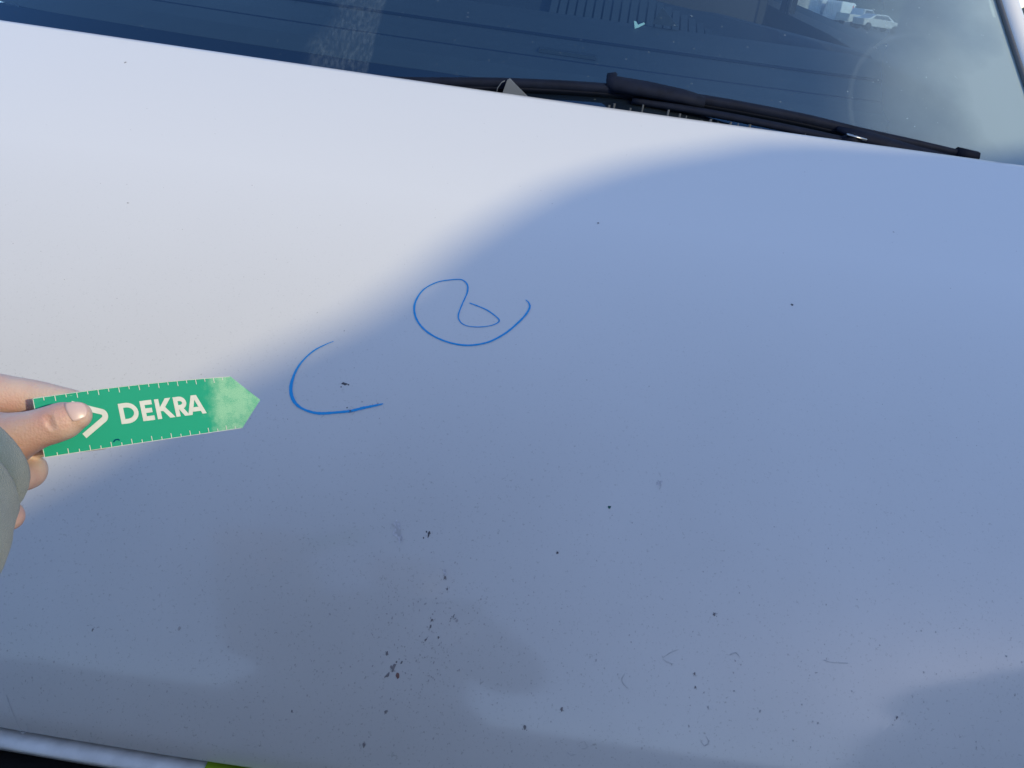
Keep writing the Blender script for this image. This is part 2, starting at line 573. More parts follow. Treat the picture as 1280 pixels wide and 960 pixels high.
# ---- windscreen
def pil(z):
    t = z+.2
    return .85-.3*t+.1*t*t            # half width of the screen
def wsy(x, z): return 1.02+(z+.2)/.84 + .10*((x-XC)/.81)**2
def glass_material(name, dusty):
    mt = bpy.data.materials.new(name)
    mt.use_nodes = True
    n = mt.node_tree
    n.nodes.clear()
    L = n.links.new
    out = n.nodes.new('ShaderNodeOutputMaterial')
    tr = n.nodes.new('ShaderNodeBsdfTransparent'); tr.inputs[0].default_value = (.60, .81, .95, 1) if dusty else (.88, .93, .93, 1)
    gl = n.nodes.new('ShaderNodeBsdfGlossy'); gl.inputs['Roughness'].default_value = .01; gl.inputs['Color'].default_value = (.38, .70, 1, 1)
    # Schlick reflectance of a thin pane, the same from either side
    ge = n.nodes.new('ShaderNodeNewGeometry')
    dt = n.nodes.new('ShaderNodeVectorMath'); dt.operation = 'DOT_PRODUCT'
    L(ge.outputs['Incoming'], dt.inputs[0]); L(ge.outputs['Normal'], dt.inputs[1])
    def m1(op, a, b=None):
        q = n.nodes.new('ShaderNodeMath'); q.operation = op
        for i, s_ in enumerate((a, b)):
            if s_ is None: continue
            if isinstance(s_, (int, float)): q.inputs[i].default_value = s_
            else: L(s_, q.inputs[i])
        return q.outputs[0]
    sch = m1('ADD', m1('MULTIPLY', m1('POWER', m1('SUBTRACT', 1.0, m1('ABSOLUTE', dt.outputs['Value'])), 5.0), .96), .045)
    dbl = n.nodes.new('ShaderNodeMath'); dbl.operation = 'MULTIPLY'; dbl.inputs[1].default_value = 3.1 if dusty else 1.8; dbl.use_clamp = True
    L(sch, dbl.inputs[0])
    mx = n.nodes.new('ShaderNodeMixShader')
    L(dbl.outputs[0], mx.inputs[0]); L(tr.outputs[0], mx.inputs[1]); L(gl.outputs[0], mx.inputs[2])
    if not dusty:
        L(mx.outputs[0], out.inputs[0])
        return mt
    tc = n.nodes.new('ShaderNodeTexCoord')
    sp = n.nodes.new('ShaderNodeSeparateXYZ'); L(tc.outputs['Object'], sp.inputs[0])
    X, Y, Z = sp.outputs
    def rng(src, a, c, lo, hi, mode='SMOOTHSTEP'):
        r = n.nodes.new('ShaderNodeMapRange'); r.interpolation_type = mode
        for i, q in enumerate((a, c, lo, hi)): r.inputs[i+1].default_value = q
        L(src, r.inputs[0]); return r.outputs[0]
    def mth(op, *a):
        q = n.nodes.new('ShaderNodeMath'); q.operation = op
        for i, s_ in enumerate(a):
            if isinstance(s_, (int, float)): q.inputs[i].default_value = s_
            else: L(s_, q.inputs[i])
        return q.outputs[0]
    def noi(sc, det, stretch=None):
        x = n.nodes.new('ShaderNodeTexNoise'); x.inputs['Scale'].default_value = sc; x.inputs['Detail'].default_value = det
        if stretch:
            mp = n.nodes.new('ShaderNodeMapping'); mp.inputs['Scale'].default_value = stretch
            L(tc.outputs['Object'], mp.inputs[0]); L(mp.outputs[0], x.inputs['Vector'])
        else: L(tc.outputs['Object'], x.inputs['Vector'])
        return x.outputs[0]
    film = mth('ADD', rng(X, .34, .70, .004, .78), rng(X, .0, .4, 0, .05))                 # unwiped corner of the screen
    film = mth('MULTIPLY', film, rng(noi(5, 5), .25, .75, .75, 1.25))
    ring = mth('SQRT', mth('ADD', mth('POWER', mth('SUBTRACT', X, RING[0]), 2.0), mth('POWER', mth('MULTIPLY', mth('SUBTRACT', Z, RING[1]), 1.25), 2.0)))
    arc = mth('MULTIPLY', rng(mth('ABSOLUTE', mth('SUBTRACT', ring, RING[2])), 0, .006, .06, 0), rng(X, .56, .44, 0, 1))
    inner = rng(ring, RING[2], RING[2]-.03, 0, .02)
    # scraped patch of dried dirt left of the middle, streaky
    wob = mth('MULTIPLY', mth('SUBTRACT', noi(25, 5), .5), .05)
    zr = mth('SUBTRACT', Z, CAM_H)
    px0 = mth('MULTIPLY', rng(mth('ADD', mth('ADD', X, wob), mth('MULTIPLY', zr, -.4)), -.290, -.262, 0, 1), rng(mth('ADD', X, mth('MULTIPLY', wob, .2)), -.246, -.251, 0, 1))
    pat = mth('MULTIPLY', px0, rng(noi(110, 8, (2.4, 1, .7)), .35, .75, .02, .10))
    grit = rng(noi(420, 2), .70, .80, 0, .25)
    spk = rng(noi(170, 1), .74, .80, 0, .5)
    film = mth('ADD', film, mth('MULTIPLY', spk, rng(X, -.3, .5, .15, .6)))
    tot = mth('ADD', mth('ADD', film, arc), mth('ADD', pat, mth('ADD', inner, mth('MULTIPLY', grit, mth('ADD', film, .08)))))
    df = n.nodes.new('ShaderNodeBsdfDiffuse'); df.inputs[0].default_value = (.46, .60, .68, 1)
    tl = n.nodes.new('ShaderNodeBsdfTranslucent'); tl.inputs[0].default_value = (.46, .60, .68, 1)
    dd = n.nodes.new('ShaderNodeMixShader'); dd.inputs[0].default_value = .3
    L(df.outputs[0], dd.inputs[1]); L(tl.outputs[0], dd.inputs[2])
    m2 = n.nodes.new('ShaderNodeMixShader')
    L(mth('MINIMUM', tot, .8), m2.inputs[0]); L(mx.outputs[0], m2.inputs[1]); L(dd.outputs[0], m2.inputs[2])
    L(m2.outputs[0], out.inputs[0])
    return mt
RING = (.53, -.112+CAM_H, .118)
M['windscreen'] = glass_material('dusty_windscreen_glass', True)
M['glass'] = glass_material('clear_glass', False)
vv, ff = [], []
nzw, nxw = 26, 40
for j in range(nzw+1):
    z = -.215+(.74+.215)*j/nzw
    for i in range(nxw+1):
        u = -1+2*i/nxw
        x = XC + u*(pil(z)+.004)
        vv.append(W(x, wsy(x, z), z))
for j in range(nzw):
    for i in range(nxw):
        a = j*(nxw+1)+i
        ff.append((a, a+1, a+nxw+2, a+nxw+1))
mesh('windscreen', vv, ff, M['windscreen'], van, True, label='dusty tinted windscreen, paler towards its right edge')
vv, ff = [], []
for i in range(41):
    x = XC+(-1+2*i/40)*.84
    for z in (-.214, -.17, -.1385):
        vv.append(W(x, wsy(x, z)+.004, z))
for i in range(40):
    for k in range(2):
        a = 3*i+k; ff.append((a, a+3, a+4, a+1))
mesh('frit_band', vv, ff, M['rubber'], van, True)
# pillars: black edge seal, white outer skin, lining inside
for s in (-1, 1):
    zs = [-.21+.04*i for i in range(25)]
    pts = [W(XC+s*(pil(z)+.006), wsy(XC+pil(z), z)-.004, z) for z in zs]
    sl = MB(); sl.tube(pts, [(.0035, .004)]*len(pts), 8, (0, -.6, .8)); sl.build('windscreen_seal', M['seal'], van, True)
    pts = [W(XC+s*(pil(z)+.021), wsy(XC+pil(z), z)+.006, z) for z in zs]
    po = MB(); po.tube(pts, [(.017, .017)]*len(pts), 14, (0, -.6, .8)); po.build('windscreen_pillar', M['paint_clean'], van, True)
    vv, ff = [], []
    for z in zs:
        yy = wsy(XC+pil(z), z)
        xi = pil(z)
        for (dx, dy) in ((.0, .02), (-.055, .035), (-.075, .075), (-.05, .12), (.03, .13)):
            vv.append(W(XC+s*(xi+dx), yy+dy, z))
    for i in range(len(zs)-1):
        for k in range(4):
            a = 5*i+k
            ff.append((a, a+1, a+6, a+5))
    mesh('pillar_lining', vv, ff, M['lining'], van, True)

# ---- cowl between bonnet and glass
vv, ff = [], []
nc = 50
for i in range(nc+1):
    x = XC-.86+1.72*i/nc
    sec = [(1.03, -.175), (1.045, -.185), (1.07, -.185), (wsy(x, -.185)+.004, -.188)]
    vv += [W(x, y, z) for y, z in sec]
for i in range(nc):
    for k in range(3):
        a = 4*i+k
        ff.append((a, a+4, a+5, a+1))
mesh('cowl_panel', vv, ff, M['cowl'], van, True)
M['cowl_rib'] = material('dusty_cowl_rib', (.06, .07, .085), .8, var=.4, vscale=60)
for k in range(26):
    x = .07+.0125*k + random.uniform(-.008, .008)
    if random.random() < .35: continue
    r_ = MB(); r_.tube([W(x, 1.070, -.181), W(x+.001, 1.074, -.1385-.03*max(0, x-.1)-random.uniform(0, .007))], random.uniform(.0005, .0022), 5); r_.build('cowl_rib', M['cowl_rib'], van, True)

# ---- dashboard (camera side first)
dp = [(1.115, -.140), (1.145, -.122), (1.19, -.1115), (1.199, -.1125), (1.203, -.1165), (1.207, -.1115), (1.25, -.1035), (1.33, -.0935),
      (1.334, -.0975), (1.340, -.0975), (1.345, -.0915), (1.40, -.0835), (1.50, -.0715), (1.545, -.0675), (1.555, -.076), (1.565, -.076)]
vv, ff = [], []
nd = 60
def bow(x): return .10*((x-XC)/.81)**2 + .07*max(0, (abs(x-XC)-.57)/.2)**2
for i in range(nd+1):
    x = XC-.82+1.64*i/nd
    for y, z in dp:
        yy = y + bow(x)*(.9 if y < 1.3 else .75)
        vv.append(W(x, yy, z - .03*max(0, (abs(x-XC)-.62)/.2)**2*(y > 1.19)))
k_ = len(dp)
for i in range(nd):
    for k in range(k_-1):
        a = k_*i+k
        ff.append((a, a+k_, a+k_+1, a+1))
dash = mesh('dashboard', vv, ff, M['dash'], van, False, label='grained dark dashboard top with two long grooves')
for yg, zg in ((1.203, -.1128), (1.337, -.0925)):
    mb = MB(); q = [XC-.70+1.40*i/60 for i in range(61)]
    k9 = .9 if yg < 1.3 else .75
    mb.tube([W(x, yg+bow(x)*k9, zg-.03*max(0, (abs(x-XC)-.62)/.2)**2) for x in q], [(.008, .0032) if yg > 1.3 else (.006, .002)]*61, 6, (0, 0, 1))
    mb.build('dashboard_seam', M['rubber'], dash, True)
# ribbed rear ledge of the dashboard, each rib its own piece
for k in range(34):
    x = -.03+.0165*k
    if k > 20: break
    h = .040*(1-max(0, (x-.13)/.22)) if x > .13 else .040
    if h < .006: continue
    y0 = 1.572+.05*(x/.69)**2
    rb = MB()
    rb.add([W(x, y0, -.083), W(x+.013, y0, -.083), W(x+.018, y0+.10, -.083+h*1.6), W(x+.005, y0+.10, -.083+h*1.6),
            W(x, y0+.004, -.092), W(x+.013, y0+.004, -.092), W(x+.018, y0+.104, -.095+h*1.6), W(x+.005, y0+.104, -.095+h*1.6)],
           [(0,1,2,3), (4,7,6,5), (0,4,5,1), (1,5,6,2), (2,6,7,3), (3,7,4,0)])
    rb.build('vent_rib', M['dash'], dash)
sl = MB()
sl.add([W(-.20, 1.585, -.105), W(.42, 1.60, -.105), W(.42, 1.70, -.05), (.14, 1.72, CAM_H-.025), W(-.20, 1.70, -.025)], [(0,1,2,3,4)])
sl.build('vent_tray', M['dash_dark'], dash)
# small dark triangular bracket on the ledge and a pale tag beside it
tri = [aty(815, 30, 1.54), aty(828, 9, 1.54), aty(848, 34, 1.54)]
tb = MB(); tb.add(tri+[p+Vector((.004, .03, 0)) for p in tri], [(0,1,2), (5,4,3), (0,3,4,1), (1,4,5,2), (2,5,3,0)]); tb.build('warning_wedge', M['dash_dark'], dash)
M['tag'] = material('pale_green_tag', (.75, .95, .80), .5)
tq = [aty(a, b, 1.50) for a, b in ((792.5, 26), (795.5, 27), (797.5, 31), (805, 28), (806.5, 30), (799, 34), (793.5, 36))]
tg = MB(); n7 = len(tq); tg.add(tq+[p+Vector((0, .0015, 0)) for p in tq], [(0,1,2,5,6), (2,3,4,5), (13,12,9,8,7), (12,11,10,9)]+[(k,k+7,(k+1)%7+7,(k+1)%7) for k in range(7)])
tg.build('paper_tag', M['tag'], dash, label='tiny pale green paper tag on the dashboard ledge')
# recessed tray in the dash left of centre
rc = MB(); rc.box(W(-.03, 1.225, -.1075), W(.055, 1.262, -.1025)); rc.build('sensor_cover', M['dash_dark'], dash)
# instrument cowl on the driver's side
ic = MB()
q = [W(.17+.45*t, 1.80-.03*t, -.115-.02*t) for t in [i/10 for i in range(11)]]
ic.tube(q, [(.13, .085*(1-.3*abs(t-.3))) for t in [i/10 for i in range(11)]], 18, (0, 0, 1))
ic.build('instrument_cowl', M['dash_dark'], van, True)
# steering wheel
sw = MB()
cw = W(.38, 2.20, -.22)
ax = Vector((0, .55, -.83)).normalized()
a1 = Vector((1, 0, 0)); a2 = ax.cross(a1)
pts = [cw + a1*.19*cos(2*pi*i/40) + a2*.19*sin(2*pi*i/40) for i in range(41)]
sw.tube(pts, .015, 10)
whl = sw.build('steering_wheel', M['dash_dark'], van, True)
hb = MB(); hb.tube([cw+ax*.05, cw], [.06, .07], 16); hb.build('hub', M['dash_dark'], whl, True)
for a in (0, pi, pi/2*3):
    s_ = MB(); s_.tube([cw+ax*.02, cw+a1*.185*cos(a)+a2*.185*sin(a)], [.018, .014], 8); s_.build('spoke', M['dash_dark'], whl, True)
# seats
for x in (-.56, .40):
    s_ = MB(); s_.box(W(x-.26, 2.45, -.48), W(x+.26, 2.95, -.36)); s_.build('seat_cushion', M['seat'], van, bevel=.04)
    s_ = MB(); s_.box(W(x-.25, 2.82, -.36), W(x+.25, 2.96, .26)); s_.build('seat_back', M['seat'], van, bevel=.04)
    s_ = MB(); s_.box(W(x-.13, 2.84, .28), W(x+.13, 2.94, .46)); s_.build('headrest', M['seat'], van, bevel=.03)
# door inner panels with sloping sill, window frame and glass
for s in (-1, 1):
    top = [(1.42, -.13), (1.72, -.105), (1.95, -.085), (2.3, -.055), (2.78, -.027), (3.4, .01)]
    vv, ff = [], []
    for y, z in top:
        vv += [W(XC+s*.82, y, z-.004), W(XC+s*.955, y, z), W(XC+s*.84, y, -.95), W(XC+s*.805, y, z-.05)]
    for i in range(len(top)-1):
        a = 4*i
        ff += [(a, a+4, a+5, a+1), (a, a+3, a+7, a+4), (a+3, a+2, a+6, a+7)]
    mesh('door_lining', vv, ff, M['dash_dark'], van, False)
    pb = MB(); pb.box(W(XC+(.82 if s > 0 else -.85), 2.80, -.9), W(XC+(.85 if s > 0 else -.82), 2.90, .68)); pb.build('door_pillar', M['dash_dark'], van, bevel=.01)
    pb = MB(); pb.tube([W(XC+s*.82, 2.78, -.03), W(XC+s*.80, 2.78, .5)], .007, 6); pb.build('window_channel', M['metal'], van, True)
    xs = sorted((XC+s*.82, XC+s*.845)); qb = MB(); yz = [(1.40, -.16), (1.86, -.16), (1.86, .28), (1.40, -.06)]; qb.add([W(xs[0], a, b) for a, b in yz]+[W(xs[1], a, b) for a, b in yz], [(0,1,2,3), (7,6,5,4), (0,4,5,1), (1,5,6,2), (2,6,7,3), (3,7,4,0)]); qb.build('quarter_lining', M['lining'], van, bevel=.004)
    vv = [W(XC+s*.895, 1.45, -.16), W(XC+s*.895, 3.38, -.06), W(XC+s*.80, 3.38, .62), W(XC+s*.78, 2.15, .62)]
    mesh('side_window', vv, [(0, 1, 2, 3)], M['glass'], van)

# ---- wiper lying along the foot of the glass
def gl(x, z, off=.0): # point on the glass, off metres in front of it
    return W(x, wsy(x, z)-off*.77, z+off*.64)
wp = bpy.data.objects.new('wiper', None); wp.location = -van.location; C.objects.link(wp); wp.parent = van
def wpart(mb, name, mt, label=None, smooth=True, bevel=0):
    return mb.build(name, mt, wp, smooth, label, bevel=bevel)
bl = [(-.337, -.168), (-.2, -.158), (-.06, -.143), (.08, -.134), (.2, -.133), (.33, -.139), (.42, -.147), (.50, -.153), (.592, -.161)]
bl = smooth_pts(bl, 5)
a_ = MB(); a_.tube([gl(x, z, .008) for x, z in bl], [(.0032+.0040*sin(pi*i/(len(bl)-1))**.4, .0075) for i in range(len(bl))], 8, (0, -.55, .85)); wpart(a_, 'blade_spoiler', M['wiper'])
a_ = MB(); a_.tube([gl(x, z-.004, .003) for x, z in bl], [(.0020, .0055)]*len(bl), 6, (0, -.8, .6)); wpart(a_, 'blade_rubber', M['rubber'])
for xa, xb in ((0, 3), (len(bl)-3, len(bl)-1)):
    a_ = MB(); a_.tube([gl(x, z, .008) for x, z in bl[xa:xb+1]], [(.0085, .0105)]*len(bl[xa:xb+1]), 8, (0, -.55, .85)); wpart(a_, 'blade_end_cap', M['rubber'])
a_ = MB()
a_.tube([gl(.069, -.1275, .012), gl(.074, -.1275, .014), gl(.078, -.131, .014), (gl(.12, -.132, .014)), gl(.17, -.134, .013), gl(.20, -.136, .011)], [(.012, .009), (.013, .011), (.013, .009), (.013, .009), (.012, .008), (.010, .006)], 10, (0, -.5, .85))
wpart(a_, 'blade_connector', M['wiper'])
a_ = MB()
arm = smooth_pts([(.105, 1.098, -.1385), (.17, 1.096, -.1395), (.26, 1.092, -.1425), (.34, 1.088, -.1465), (.392, 1.084, -.150)], 4)
a_.tube([W(*p) for p in arm], [(.0065, .0048)]*len(arm), 8, (0, -.3, .95)); wpart(a_, 'wiper_arm', M['wiper'])
a_ = MB(); a_.tube([W(.385, 1.086, -.156), W(.401, 1.084, -.148), W(.408, 1.084, -.150)], [.010, .011, .006], 12, (0, 0, 1)); wpart(a_, 'arm_joint', M['rubber'])
a_ = MB(); a_.tube([W(.388, 1.078, -.1405), W(.415, 1.078, -.1440)], [(.0035, .0016)]*2, 6, (0, 0, 1)); wpart(a_, 'joint_pin', M['metal'])
a_ = MB(); a_.tube([gl(.385, -.147, .012), gl(.43, -.155, .014), gl(.49, -.162, .012), gl(.585, -.168, .008)], [(.004, .003), (.012, .007), (.010, .007), (.006, .005)], 8, (0, -.55, .85)); wpart(a_, 'arm_cover', M['wiper'])
# second blade end and the washer jet near the middle
a_ = MB(); a_.tube([W(-.29, 1.090, -.152), W(-.18, 1.090, -.149), W(-.08, 1.090, -.1455)], [(.004, .004)]*3, 8, (0, -.5, .85)); a_.build('second_blade', M['wiper'], van, True)
M['jet'] = material('milky_plastic', (.13, .15, .18), .6, spec=.2)
q = [aty(a, b, 1.066) for a, b in ((626, 122), (634, 100), (637, 98.5), (645, 107), (662, 124))]
a_ = MB(); a_.add(q+[p+Vector((0, .008, 0)) for p in q], [(0,4,3,2,1), (5,6,7,8,9), (0,1,6,5), (1,2,7,6), (2,3,8,7), (3,4,9,8)]); a_.build('washer_jet', M['jet'], van)
a_ = MB(); a_.tube([aty(a, b, 1.064) for a, b in ((620, 119), (622, 110), (627, 103), (631, 101))], .0006, 6); a_.build('loose_bristle', M['jet'], van, True)
M['leaf'] = material('pale_dry_leaf', (.55, .56, .52), .7)
for (px, py, d, sx, sy) in ((386, 68, 1.165, 1.6, 4.5), (163, 4, 1.17, 1.6, 2.6), (627, 88, 1.17, 1.2, 1.5), (670, 73, 1.17, 1.6, 1.3)):
    c = at(px, py, d); 
    a_ = MB(); a_.tube([c-Vector((sx*.0004, 0, sy*.001)), c, c+Vector((sx*.0007, 0, sy*.0009))], [sx*.0004, sx*.0011, sx*.0005], 6); a_.build('dry_debris', M['leaf'], van, True)

# ------------------------------------------------------------------ distant vehicles seen through the side window and beyond the pillar
M['tyre'] = material('tyre', (.02, .02, .02), .8)
M['dglass'] = material('dark_vehicle_glass', (.03, .04, .05), .1)
M['red'] = material('red_livery', (.55, .06, .04), .4)
M['silver'] = material('silver_paint', (.45, .46, .48), .3, .3, .5)
M['orange'] = material('orange_paint', (.70, .22, .06), .4, coat=.5)
def vehicle(name, label, cat, x, y, rz, kind, mt, stripe=False, group='vehicles parked along the far side of the lot'):
    r = root(name, (x, y, 0), label, cat, group)
    R_ = Matrix.Translation((x, y, 0)) @ Matrix.Rotation(rz, 4, 'Z')
    if kind == 'van':
        prof_ = [(-2.6, .35), (-2.6, 2.0), (-2.45, 2.2), (1.1, 2.2), (1.5, 2.05), (2.05, 1.35), (2.7, 1.1), (2.8, .75), (2.8, .35)]
        win = [(1.25, 1.95), (1.5, 1.95), (1.95, 1.37), (1.25, 1.37)]; hwid = .98
    elif kind == 'pickup':
        prof_ = [(-2.6, .45), (-2.6, 1.15), (-.7, 1.15), (-.6, 1.75), (.6, 1.78), (1.2, 1.2), (2.4, 1.05), (2.55, .75), (2.5, .4)]
        win = [(-.45, 1.68), (.55, 1.70), (1.0, 1.22), (-.45, 1.22)]; hwid = .92
    else:
        prof_ = [(-2.2, .4), (-2.25, .95), (-1.6, 1.05), (-1.0, 1.42), (.3, 1.45), (1.1, 1.0), (2.1, .85), (2.25, .6), (2.2, .35)]
        win = [(-1.0, 1.34), (.25, 1.37), (.8, 1.02), (-1.3, 1.04)]; hwid = .88
    vv, ff = [], []
    n_ = len(prof_)
    for s in (-1, 1):
        for a, z in prof_:
            k = 1-.12*max(0, (z-1.0))
            vv.append(R_ @ Vector((a, s*hwid*k, z)))
    ff += [tuple(range(n_)), tuple(range(2*n_-1, n_-1, -1))]
    for k in range(n_):
        k2 = (k+1) % n_
        ff.append((k2, k, k+n_, k2+n_))
    mb = MB(); mb.add(vv, ff); mb.build('body', mt, r, bevel=.05)
    for s in (-1, 1):
        mb = MB()
        q = [R_ @ Vector((a, s*(hwid*(1-.12*max(0, z-1.0))+.012), z)) for a, z in win]
        q2 = [R_ @ Vector((a, s*(hwid*(1-.12*max(0, z-1.0))-.03), z)) for a, z in win]
        mb.add(q+q2, [(0,1,2,3), (7,6,5,4), (0,4,5,1), (1,5,6,2), (2,6,7,3), (3,7,4,0)]); mb.build('side_window', M['dglass'], r)
        for wx in (-1.6, 1.75 if kind != 'car' else 1.4):
            mb = MB(); mb.tube([R_ @ Vector((wx, s*(hwid-.2), .34)), R_ @ Vector((wx, s*(hwid+.02), .34))], .34, 20, (0, 0, 1)); mb.build('wheel', M['tyre'], r, True)
    if kind == 'van':
        a = [R_ @ Vector(p) for p in ((1.56, -.75, 2.02), (1.56, .75, 2.02), (2.10, .82, 1.38), (2.10, -.82, 1.38))]
        b = [p + R_.to_3x3() @ Vector((.03, 0, .03)) for p in a]
        mb = MB(); mb.add(a+b, [(4,5,6,7), (0,3,2,1), (0,1,5,4), (1,2,6,5), (2,3,7,6), (3,0,4,7)]); mb.build('front_window', M['dglass'], r)
    if stripe:
        for s in (-1, 1):
            mb = MB(); c0 = .012
            q = [R_ @ Vector((a, s*(hwid*(1-.12*max(0, z-1.0))+c0), z)) for a, z in ((.6, 1.95), (.9, 1.95), (.5, .7), (.2, .7))]
            q2 = [p - R_.to_3x3() @ Vector((0, s*.03, 0)) for p in q]
            mb.add(q+q2, [(0,1,2,3), (7,6,5,4), (0,4,5,1), (1,5,6,2), (2,6,7,3), (3,7,4,0)]); mb.build('livery_stripe', M['red'], r)
    return r
def far(px, dist):
    r = ray(px, 20); k = dist/r.y
    return r.x*k, dist
for (nm, lb, ct, px, dist, rz, kd, mt, st) in (
    ('parked_van', 'white van with a red stripe seen through the cab, leftmost of the far row', 'van', 1000, 100, .25, 'van', M['paint_clean'], False),
    ('parked_van', 'white van with red stripe in the far row, left of the other striped van', 'van', 1025, 98, .9, 'van', M['paint_clean'], True),
    ('parked_van', 'white van with red stripe in the far row, beside the silver pickup', 'van', 1050, 96, .9, 'van', M['paint_clean'], True),
    ('pickup_truck', 'silver pickup truck in the far row beyond the side window', 'pickup truck', 1076, 92, .5, 'pickup', M['silver'], False),
    ('parked_car', 'pale silver car at the right end of the far row', 'car', 1100, 84, .3, 'car', M['silver'], False)):
    x, y = far(px, dist)
    vehicle(nm, lb, ct, x, y, rz, kd, mt, st)
vehicle('parked_car', 'white car beyond the right edge of the windscreen pillar', 'car', 14.4, 24.5, 1.2, 'car', M['paint_clean'], group='vehicles beyond the pillar')
vehicle('parked_car', 'orange car beyond the right edge, in front of the white one', 'car', 11.2, 17.6, 1.2, 'car', M['orange'], group='vehicles beyond the pillar')

# ------------------------------------------------------------------ unseen box truck added behind the photographer, outline shaped for the slanting shade
trk_b = 3.5
e1 = Vector((cos(az), -sin(az), 0)); e2 = Vector((-sin(az), -cos(az), 0))   # sideways, and away towards the sun
def TK(l, b, z): return e1*l + e2*b + Vector((0, 0, z))
hh = CAM_H + tan(el)*trk_b
truck = root('box_truck', TK(3, 4.6, 0), 'pale box truck standing behind the photographer, mirrored in the bonnet', 'truck')
def prism(name, prf, b0, b1, mt, bevel=0, label=None):
    n_ = len(prf)
    vv = [TK(l, b0, z) for l, z in prf] + [TK(l, b1, z) for l, z in prf]
    ff = [tuple(range(n_)), tuple(range(2*n_-1, n_-1, -1))] + [(k, k+n_, (k+1) % n_+n_, (k+1) % n_) for k in range(n_)]
    mb = MB(); mb.add(vv, ff)
    return mb.build(name, mt, truck, bevel=bevel, label=label)
sl_ = [(-.30, -.45), (-.10, -.20), (0, -.115), (.074, -.085), (.133, -.066), (.252, -.021), (.36, .008), (.42, .033), (.481, .064), (.56, .095), (.631, .117), (.70, .128), (.757, .133), (.907, .134), (.97, .122), (1.10, .078), (1.18, .052), (1.3, .045), (1.45, .04)]
M['truck'] = material('pale_truck_body', (.35, .36, .37), .5, coat=.3)
prism('wind_deflector', [(l, hh+z) for l, z in sl_] + [(1.45, 2.5), (-.30, 2.5)], trk_b, trk_b+2.2, M['truck'])
prism('cab', [(-.95, .6), (-.95, 1.35), (-.60, 2.2), (-.40, 2.495), (1.18, 2.495), (1.18, .6)], trk_b+.02, trk_b+2.18, M['truck'], .03)
prism('cargo_box', [(1.55, .9), (1.55, hh+.02), (6.8, hh+.15), (6.8, .9)], trk_b-.05, trk_b+2.35, M['truck'], .02)
prism('chassis', [(-.5, .5), (-.5, .75), (6.6, .75), (6.6, .5)], trk_b+.5, trk_b+1.7, M['black_plastic'])
prism('cab_window', [(-.30, 1.5), (-.15, 2.15), (.55, 2.15), (.55, 1.5)], trk_b+.01, trk_b+.03, M['dglass'])
prism('reflective_stripe', [(1.7, 1.15), (1.7, 1.30), (6.3, 1.30), (6.3, 1.15)], trk_b-.06, trk_b-.045, M['hivis'])
for l in (.1, 5.2):
    for b in (trk_b+.02, trk_b+1.9):
        mb = MB(); mb.tube([TK(l, b, .45), TK(l, b+.28, .45)], .45, 28, (0, 0, 1)); mb.build('wheel', M['tyre'], truck, True)  # wheels of the added truck

# ------------------------------------------------------------------ unseen hall added behind the photographer to mirror a dark band in the paint
M['cladding'] = material('grey_hall_cladding', (.16, .17, .18), .7, var=.1, vscale=.4)
M['hall_roof'] = material('dark_hall_roof', (.07, .07, .075), .8)
M['hall_glass'] = material('hall_window_glass', (.04, .05, .06), .15)
M['gate_paint'] = material('pale_gate_paint', (.42, .43, .44), .6)
added_hall = root('hall', (0, -46, 0), 'long grey hall behind the photographer, mirrored as a dark band low in the bonnet', 'building')
mb = MB(); mb.box((-70, -62, 0), (60, -46, 9.5)); mb.build('wall', M['cladding'], added_hall)
mb = MB(); mb.add([(-71, -62.5, 9.5), (61, -62.5, 9.5), (61, -45.4, 9.5), (-71, -45.4, 9.5), (-71, -54, 12.2), (61, -54, 12.2)],
                  [(0,3,2,1), (0,1,5,4), (2,3,4,5), (0,4,3), (1,2,5)]); mb.build('roof', M['hall_roof'], added_hall)
for k in range(9):
    x = -62+13.5*k
    mb = MB(); mb.box((x, -46.02, .05), (x+4.2, -45.9, 4.4)); mb.build('gate', M['gate_paint'], added_hall)
    mb = MB(); mb.box((x+6, -46.02, 5.2), (x+11, -45.94, 6.6)); mb.build('window', M['hall_glass'], added_hall)

